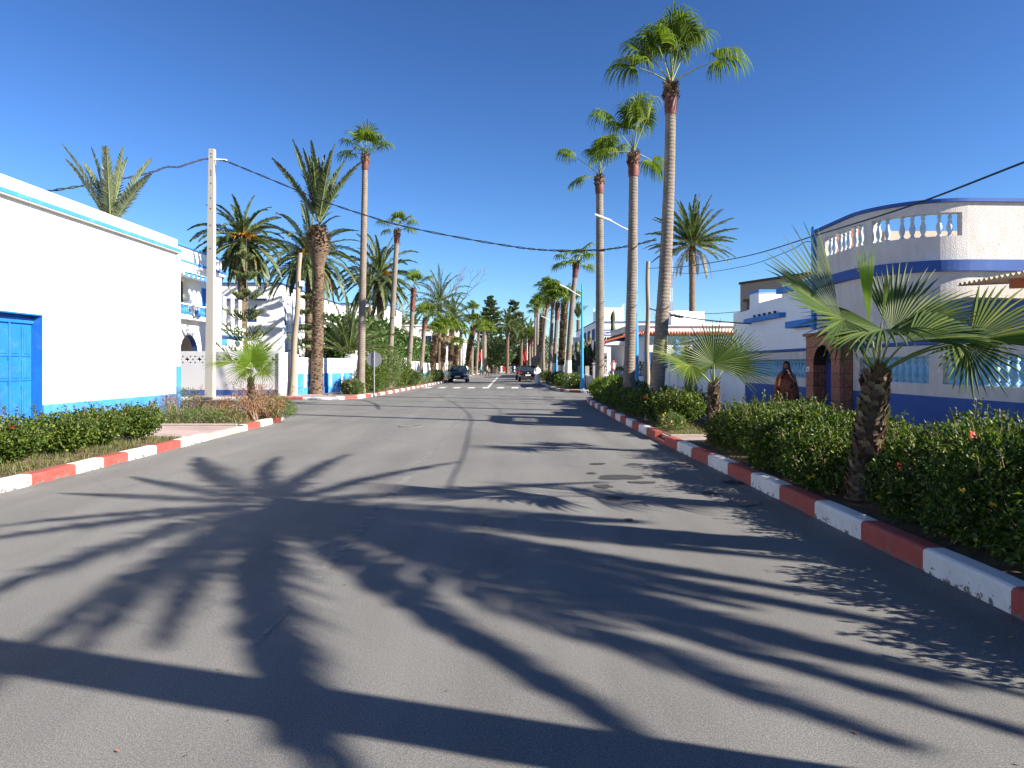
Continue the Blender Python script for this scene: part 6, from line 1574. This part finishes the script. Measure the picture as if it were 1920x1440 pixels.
# ------------------------------------------------------------------ cars
def car(loc, rz, label, paint, front=True, sc=1.0):
    t = thing('parked_car' if not front else 'car', loc, label, 'car', 'dark cars on the street')
    t.location = V((0, 0, 0))
    pm = plain('car_paint_'+paint[0], paint[1], .25, .3, .5, .8)
    # body stations y, half width, belt z, bottom z
    st = [(-2.22, .70, .70, .34), (-2.16, .84, .86, .22), (-1.9, .90, .97, .2), (-1.3, .92, 1.02, .2), (-.95, .93, 1.06, .2), (0, .93, 1.06, .2), (1.3, .93, 1.08, .2), (1.9, .91, 1.06, .22), (2.12, .87, .98, .26), (2.2, .76, .76, .36)]
    mb = MB(); vs = []
    for y, w, zt, zb in st:
        m_ = (zb+zt)/2
        vs += [(-w*.88, y, zb), (-w*.98, y, zb+.12), (-w, y, m_), (-w*.985, y, zt-.12), (-w*.9, y, zt), (0, y, zt+.035), (w*.9, y, zt), (w*.985, y, zt-.12), (w, y, m_), (w*.98, y, zb+.12), (w*.88, y, zb)]
    n = 11; fs = [(a*n+k, a*n+k+1, (a+1)*n+k+1, (a+1)*n+k) for a in range(len(st)-1) for k in range(n-1)]+[tuple(range(n)), tuple(range(len(vs)-1, len(vs)-n-1, -1))]
    mb.mesh(vs, fs, 0, True); mb.build('body', pm, t)
    mb = MB(); gs = [(-1.0, .80, 1.05), (-.25, .66, 1.55), (.3, .65, 1.60), (1.4, .63, 1.57), (2.05, .72, 1.06)]; vs = []
    for y, w, z in gs: vs += [(-w if z > 1.2 else -.84, y, z), (0, y, z+.03), (w if z > 1.2 else .84, y, z)]
    # glass cabin: roof ring and belt ring
    vs2 = [(-.86, -.95, 1.05), (.86, -.95, 1.05), (.86, 2.05, 1.05), (-.86, 2.05, 1.05), (-.66, -.2, 1.56), (.66, -.2, 1.56), (.64, 1.55, 1.55), (-.64, 1.55, 1.55)]
    mb.mesh(vs2, [(0, 1, 5, 4), (1, 2, 6, 5), (2, 3, 7, 6), (3, 0, 4, 7)], 0); mb.build('windows', M['glass'], t)
    mb = MB(); mb.box(-.67, -.22, 1.545, .67, 1.6, 1.62, 0, .035)
    for s in (-1, 1):
        for a, b in (((s*.87, -.97, 1.05), (s*.67, -.2, 1.57)), ((s*.88, .45, 1.05), (s*.665, .5, 1.57)), ((s*.87, 2.06, 1.05), (s*.66, 1.56, 1.57))): mb.tube([a, b], .035, 6)
        mb.tube([(s*.68, -.2, 1.64), (s*.66, 1.5, 1.64)], .02, 5)
    mb.build('roof', pm, t)
    for s in (-1, 1):
        for y in (-1.38, 1.32):
            mb = MB(); mb.tube([(s*.70, y, .33), (s*.94, y, .33)], .335, 22, 0, False); w = mb.build('tyre', plain('tyre', (.02, .02, .02), .9), t)
            mb = MB(); mb.tube([(s*.93, y, .33), (s*.952, y, .33)], .21, 16, 0, False); mb.build('rim', M['grey'], w)
        mb = MB(); mb.box(s*.93, -.72, 1.06, s*1.12, -.6, 1.2, 0, .02); mb.build('mirror', pm, t)
    dk = plain('trim_black', (.015, .015, .016), .5)
    mb = MB(); mb.box(-.62, -2.24, .62, .62, -2.18, .8, 0, .01); mb.box(-.7, -2.25, .3, .7, -2.16, .48, 0, .02); mb.build('grille', dk, t)
    mb = MB(); mb.tube([(-.07, -2.25, .73), (0, -2.26, .78), (.07, -2.25, .73), (0, -2.26, .66), (-.07, -2.25, .73)], .012, 5); mb.build('emblem', M['grey'], t)
    for s in (-1, 1):
        mb = MB(); mb.box(s*.55, -2.2, .72, s*.86, -2.06, .86, 0, .02); mb.build('headlight', plain('headlight_glass', (.5, .52, .55), .1, .2), t)
        mb = MB(); mb.box(s*.62, -2.25, .38, s*.82, -2.18, .5, 0, .01); mb.build('fog_light', M['lampw'], t)
        mb = MB(); mb.box(s*.58, 2.08, .82, s*.88, 2.19, .98, 0, .02); mb.build('tail_light', plain('tail_light', (.25, .01, .01), .2), t)
    mb = MB(); mb.box(-.26, -2.275, .5, .26, -2.25, .61); mb.box(-.26, 2.21, .62, .26, 2.235, .74); mb.build('number_plate', M['lampw'], t)
    mb = MB(); mb.box(-.75, 2.12, .28, .75, 2.24, .5, 0, .03); mb.build('rear_bumper', dk, t)
    mb = MB(); mb.tube([(0, 2.2, .9), (0, 2.22, .9)], .06, 12, 0, False); mb.build('rear_emblem', M['lampw'], t)
    t.location = V(loc); t.rotation_euler = (0, 0, rz); t.scale = (sc, sc, sc)
    return t
car((XY(861, 70.5), 70.4, 0), rad(0), 'dark blue grey car facing the camera in the left lane', ('a', (.02, .025, .035)), True)
car((XY(988.5, 72)+.05, 72.5, 0), rad(180), 'dark grey parked car seen from behind, next to the man in white', ('b', (.018, .018, .02)), False)
car((XY(982, 81), 81.5, 0), rad(180), 'black parked car standing in front of the dark grey one', ('c', (.012, .012, .014)), False)
# ------------------------------------------------------------------ people
def skinbody(parent, J, E, name='body', mat='skin'):
    names = list(J); me = bpy.data.meshes.new(name); me.from_pydata([J[k][0] for k in names], [(names.index(a), names.index(b)) for a, b in E], []); me.materials.append(M[mat])
    o = bpy.data.objects.new(name, me); C.objects.link(o); o.parent = parent
    md = o.modifiers.new('skin', 'SKIN'); md.use_smooth_shade = True
    for i, k in enumerate(names):
        r = J[k][1]; r = r if isinstance(r, tuple) else (r, r); me.skin_vertices[0].data[i].radius = r; me.skin_vertices[0].data[i].use_root = (i == 0)
    sd = o.modifiers.new('sub', 'SUBSURF'); sd.levels = 1; sd.render_levels = 1
    return o
def person(loc, rz, label, hgt=1.7, stride=.2, robe=None, robemat='robe', top='teal', legs='blk', scarf=None, armbend=0, hair=True):
    t = thing('person', (0, 0, 0), label, 'person'); k = hgt/1.7
    J = {}; E = []
    def j(n, p, r, par=None):
        J[n] = (V(p)*k, r*k if not isinstance(r, tuple) else tuple(a*k for a in r))
        if par: E.append((par, n))
    j('pel', (0, 0, .93), (.15, .11)); j('sp', (0, 0, 1.12), (.13, .10), 'pel'); j('ch', (0, .0, 1.32), (.16, .11), 'sp'); j('nk', (0, 0, 1.45), .055, 'ch'); j('hd0', (0, -.01, 1.53), (.07, .08), 'nk'); j('hd', (0, -.015, 1.62), (.075, .092), 'hd0'); j('hdt', (0, 0, 1.68), (.05, .06), 'hd')
    for s in (-1, 1):
        n = 'L' if s < 0 else 'R'
        j('sh'+n, (s*.18, 0, 1.39), .055, 'ch'); up = armbend and s > 0
        j('el'+n, (s*.22, -.10, 1.16) if up else (s*.25, .02+(.05*s*stride), 1.12), .04, 'sh'+n)
        hy = -.22 if armbend else -.05+s*stride*.4
        hz = 1.15 if armbend else .88
        hx = s*(.12 if armbend else .26)
        if armbend: hx, hy, hz = (.10, -.17, 1.36) if up else (-.1, -.12, 1.12)
        j('wr'+n, (hx, hy, hz), .027, 'el'+n); d = V((-.35, -.2, .9)).normalized() if up else (V((hx, hy, hz))-V((s*.25, .02, 1.12))).normalized()
        pc = V((hx, hy, hz))+d*.06; j('pa'+n, pc, (.032, .018), 'wr'+n)
        for f in range(4):
            b = pc+d*.04+V((0, (f-1.5)*.018, 0)); q = b+d*(.055+.008*(1.5-abs(f-1.5)))+V((-s*.015, 0, 0)); j('f%d%s' % (f, n), q, .008, 'pa'+n)
        j('th'+n, pc+V((-s*.01, -.04, -.015)), .009, 'pa'+n)
        fy = s*stride*.5
        j('hp'+n, (s*.085, 0, .86), .085, 'pel'); j('kn'+n, (s*.09, -fy*.5-.03, .48), .058, 'hp'+n); j('an'+n, (s*.09, -fy, .09+(.04 if fy < 0 else 0)), .038, 'kn'+n); j('to'+n, (s*.10, -fy-.15, .04), .033, 'an'+n)
    skinbody(t, J, E)
    # face
    mb = MB()
    for s in (-1, 1): mb.lathe([(.002, -.01), (.011, 0), (.002, .01)], V((s*.03, -.098, 1.60))*k, 8)
    mb.tube([V((-.025, -.098, 1.535))*k, V((0, -.104, 1.533))*k, V((.025, -.098, 1.535))*k], .005*k, 5); mb.build('facial_features', M['blk'], t)
    mb = MB(); mb.mesh([V(p)*k for p in ((-.012, -.098, 1.565), (.012, -.098, 1.565), (0, -.125, 1.565), (0, -.1, 1.61))], [(0, 1, 2), (1, 3, 2), (0, 2, 3)])
    for s in (-1, 1): mb.lathe([(.005, -.03), (.018, 0), (.005, .03)], V((s*.078, 0, 1.59))*k, 6)
    mb.build('nose_and_ears', M['skin'], t)
    def loft(rings, nm, mat, folds=9, amp=.05, seed=0):
        mb = MB(); n = 48; vs = []
        for (z, rx, ry, cx, cy, am) in rings:
            for i in range(n):
                a = 2*math.pi*i/n; f = 1+am*math.sin(a*folds+seed+z*1.5)+am*.6*math.sin(a*5+z*4+seed)
                vs.append(V((cx+rx*f*math.cos(a), cy+ry*f*math.sin(a), z))*k)
        mb.mesh(vs, [(r*n+i, r*n+(i+1) % n, (r+1)*n+(i+1) % n, (r+1)*n+i) for r in range(len(rings)-1) for i in range(n)], 0, True); return mb.build(nm, M[mat], t)
    if robe == 'djellaba':
        loft([(.12, .27, .25+stride*.3, 0, 0, .07), (.3, .26, .24+stride*.2, 0, 0, .06), (.6, .24, .2+stride*.1, 0, 0, .05), (.9, .225, .17, 0, 0, .04), (1.15, .215, .155, 0, 0, .03), (1.32, .215, .14, 0, 0, .02), (1.41, .18, .115, 0, 0, .01), (1.47, .085, .08, 0, 0, 0)], 'robe', robemat)
        for s in (-1, 1):
            mb = MB(); mb.tube([V((s*.08, 0, 1.41))*k, V((s*.15, 0, 1.375))*k, V((s*.20, .01, 1.30))*k, V((s*.25, .02, 1.14))*k, V((s*.265, -.02+s*stride*.15, 1.02))*k, V((s*.27, -.05+s*stride*.3, .92))*k], [.02*k, .055*k, .068*k, .075*k, .085*k, .095*k], 14); mb.build('sleeve', M[robemat], t)
    elif robe == 'wrap':
        loft([(.10, .30, .26, 0, .02, .08), (.35, .31, .27, 0, .02, .07), (.7, .30, .26, 0, .01, .06), (1.0, .29, .25, 0, 0, .05), (1.2, .25, .21, 0, 0, .04), (1.32, .215, .17, 0, .01, .03), (1.40, .15, .13, 0, .01, .02), (1.49, .115, .12, 0, .015, .01)], 'wrap_garment', robemat, 6)
        mb = MB(); n = 20; vs = []
        for (z, rx, ry) in ((1.42, .14, .14), (1.50, .105, .12), (1.58, .10, .115), (1.66, .092, .108), (1.715, .06, .075), (1.73, .01, .01)):
            for i in range(n+1):
                a = rad(-52)+rad(284)*i/n; vs.append(V((rx*math.cos(a), .012+ry*math.sin(a), z))*k)
        mb.mesh(vs, [(r*(n+1)+i, r*(n+1)+i+1, (r+1)*(n+1)+i+1, (r+1)*(n+1)+i) for r in range(5) for i in range(n)], 0, True); mb.build('headscarf', M[robemat], t)
        mb = MB(); mb.tube([V((.07, -.09, 1.50))*k, V((.0, -.125, 1.5))*k, V((-.06, -.13, 1.44))*k, V((-.16, -.17, 1.30))*k, V((-.22, -.2, 1.0))*k, V((-.24, -.2, .75))*k], [.045*k, .055*k, .06*k, .07*k, .06*k, .03*k], 10); mb.build('scarf_end', M[robemat], t)
    else:
        loft([(.88, .155, .12, 0, 0, .02), (1.1, .15, .12, 0, 0, .02), (1.3, .185, .13, 0, 0, .01), (1.4, .17, .11, 0, 0, 0), (1.46, .07, .07, 0, 0, 0)], 'shirt', top)
        for s in (-1, 1):
            mb = MB(); fy = s*stride*.5; mb.tube([V((s*.085, 0, .93))*k, V((s*.09, -fy*.5-.03, .48))*k, V((s*.09, -fy, .1))*k], [.1*k, .075*k, .065*k], 10); mb.build('trouser_leg', M[legs], t)
            mb = MB(); mb.tube([V((s*.17, 0, 1.39))*k, V((s*.25, .02+.05*s*stride, 1.14))*k, V((s*.26, -.04+s*stride*.3, .95))*k], [.07*k, .055*k, .045*k], 8); mb.build('sleeve', M[top], t)
    if hair and robe != 'wrap':
        mb = MB(); mb.lathe([(.088, 1.60), (.092, 1.65), (.075, 1.70), (.04, 1.725), (.005, 1.73)], (0, .018, 0), 14); o = mb.build('hair', M['blk'], t); o.scale = (k, k, k)
    for s in (-1, 1):
        mb = MB(); fy = s*stride*.5; mb.tube([V((s*.09, -fy+.05, .045))*k, V((s*.1, -fy-.08, .045))*k, V((s*.1, -fy-.18, .035))*k], [.045*k, .05*k, .03*k], 8); mb.build('shoe', M['blk'], t)
    t.location = V(loc); t.rotation_euler = (0, 0, rz)
    return t
person((6.75, 17.45, .13), rad(-25), 'woman wrapped in a patterned red and blue cloth walking along the right pavement', 1.60, .25, 'wrap', 'melhfa', armbend=1)
person((XY(1007.5, 61.5), 61.5, 0), rad(10), 'man in a long white robe walking beside the parked cars', 1.68, .35, 'djellaba', 'robe')
person((XY(902, 118), 118, 0), rad(60), 'pedestrian in a teal shirt at the foot of the left flag', 1.68, .3, None, top='teal', legs='blk')
person((XY(913.5, 110), 110, 0), rad(80), 'pedestrian in dark trousers and light top crossing far away', 1.7, .5, None, top='tan', legs='blk')
person((XY(924.5, 122), 122, 0), rad(80), 'pedestrian dressed in black crossing far away', 1.75, .5, None, top='blk', legs='blk')
# ------------------------------------------------------------------ camera and light
cam = bpy.data.cameras.new('camera'); co = bpy.data.objects.new('camera', cam); C.objects.link(co)
co.location = (0, 0, H); co.rotation_euler = (rad(90), 0, 0)
cam.sensor_width = 36; cam.lens = F/1920*36; cam.shift_y = -(720-HY)/1920; cam.clip_end = 6000; cam.clip_start = .05
sc = bpy.context.scene; sc.camera = co
AZ = V((.935, -.355, 0)).normalized(); EL = rad(29)
sd = V((AZ.x*math.cos(EL), AZ.y*math.cos(EL), math.sin(EL)))
sl = bpy.data.lights.new('sun', 'SUN'); sl.energy = 4.6; sl.angle = rad(.53); sl.color = (1, .93, .84)
so = bpy.data.objects.new('sun', sl); C.objects.link(so); so.rotation_euler = sd.to_track_quat('Z', 'Y').to_euler()
w = bpy.data.worlds.new('World'); sc.world = w; w.use_nodes = True; t = w.node_tree
bg = t.nodes['Background']; sk = t.nodes.new('ShaderNodeTexSky'); sk.sky_type = 'NISHITA'; sk.sun_disc = False
sk.sun_elevation = EL; sk.sun_rotation = math.atan2(sd.x, sd.y); sk.air_density = 1.0; sk.dust_density = .0; sk.ozone_density = 4; sk.altitude = 0
gm = t.nodes.new('ShaderNodeGamma'); gm.inputs[1].default_value = 1.42; t.links.new(sk.outputs[0], gm.inputs[0])
mx = t.nodes.new('ShaderNodeMix'); mx.data_type = 'RGBA'; mx.blend_type = 'MULTIPLY'; mx.inputs[0].default_value = 1; mx.inputs[7].default_value = (.39, .455, .53, 1)
t.links.new(gm.outputs[0], mx.inputs[6]); t.links.new(mx.outputs[2], bg.inputs[0]); bg.inputs[1].default_value = .053
sc.view_settings.view_transform = 'Standard'; sc.view_settings.look = 'None'; sc.view_settings.exposure = 1.66; sc.view_settings.gamma = 1
sc.cycles.max_bounces = 6; sc.cycles.transparent_max_bounces = 4
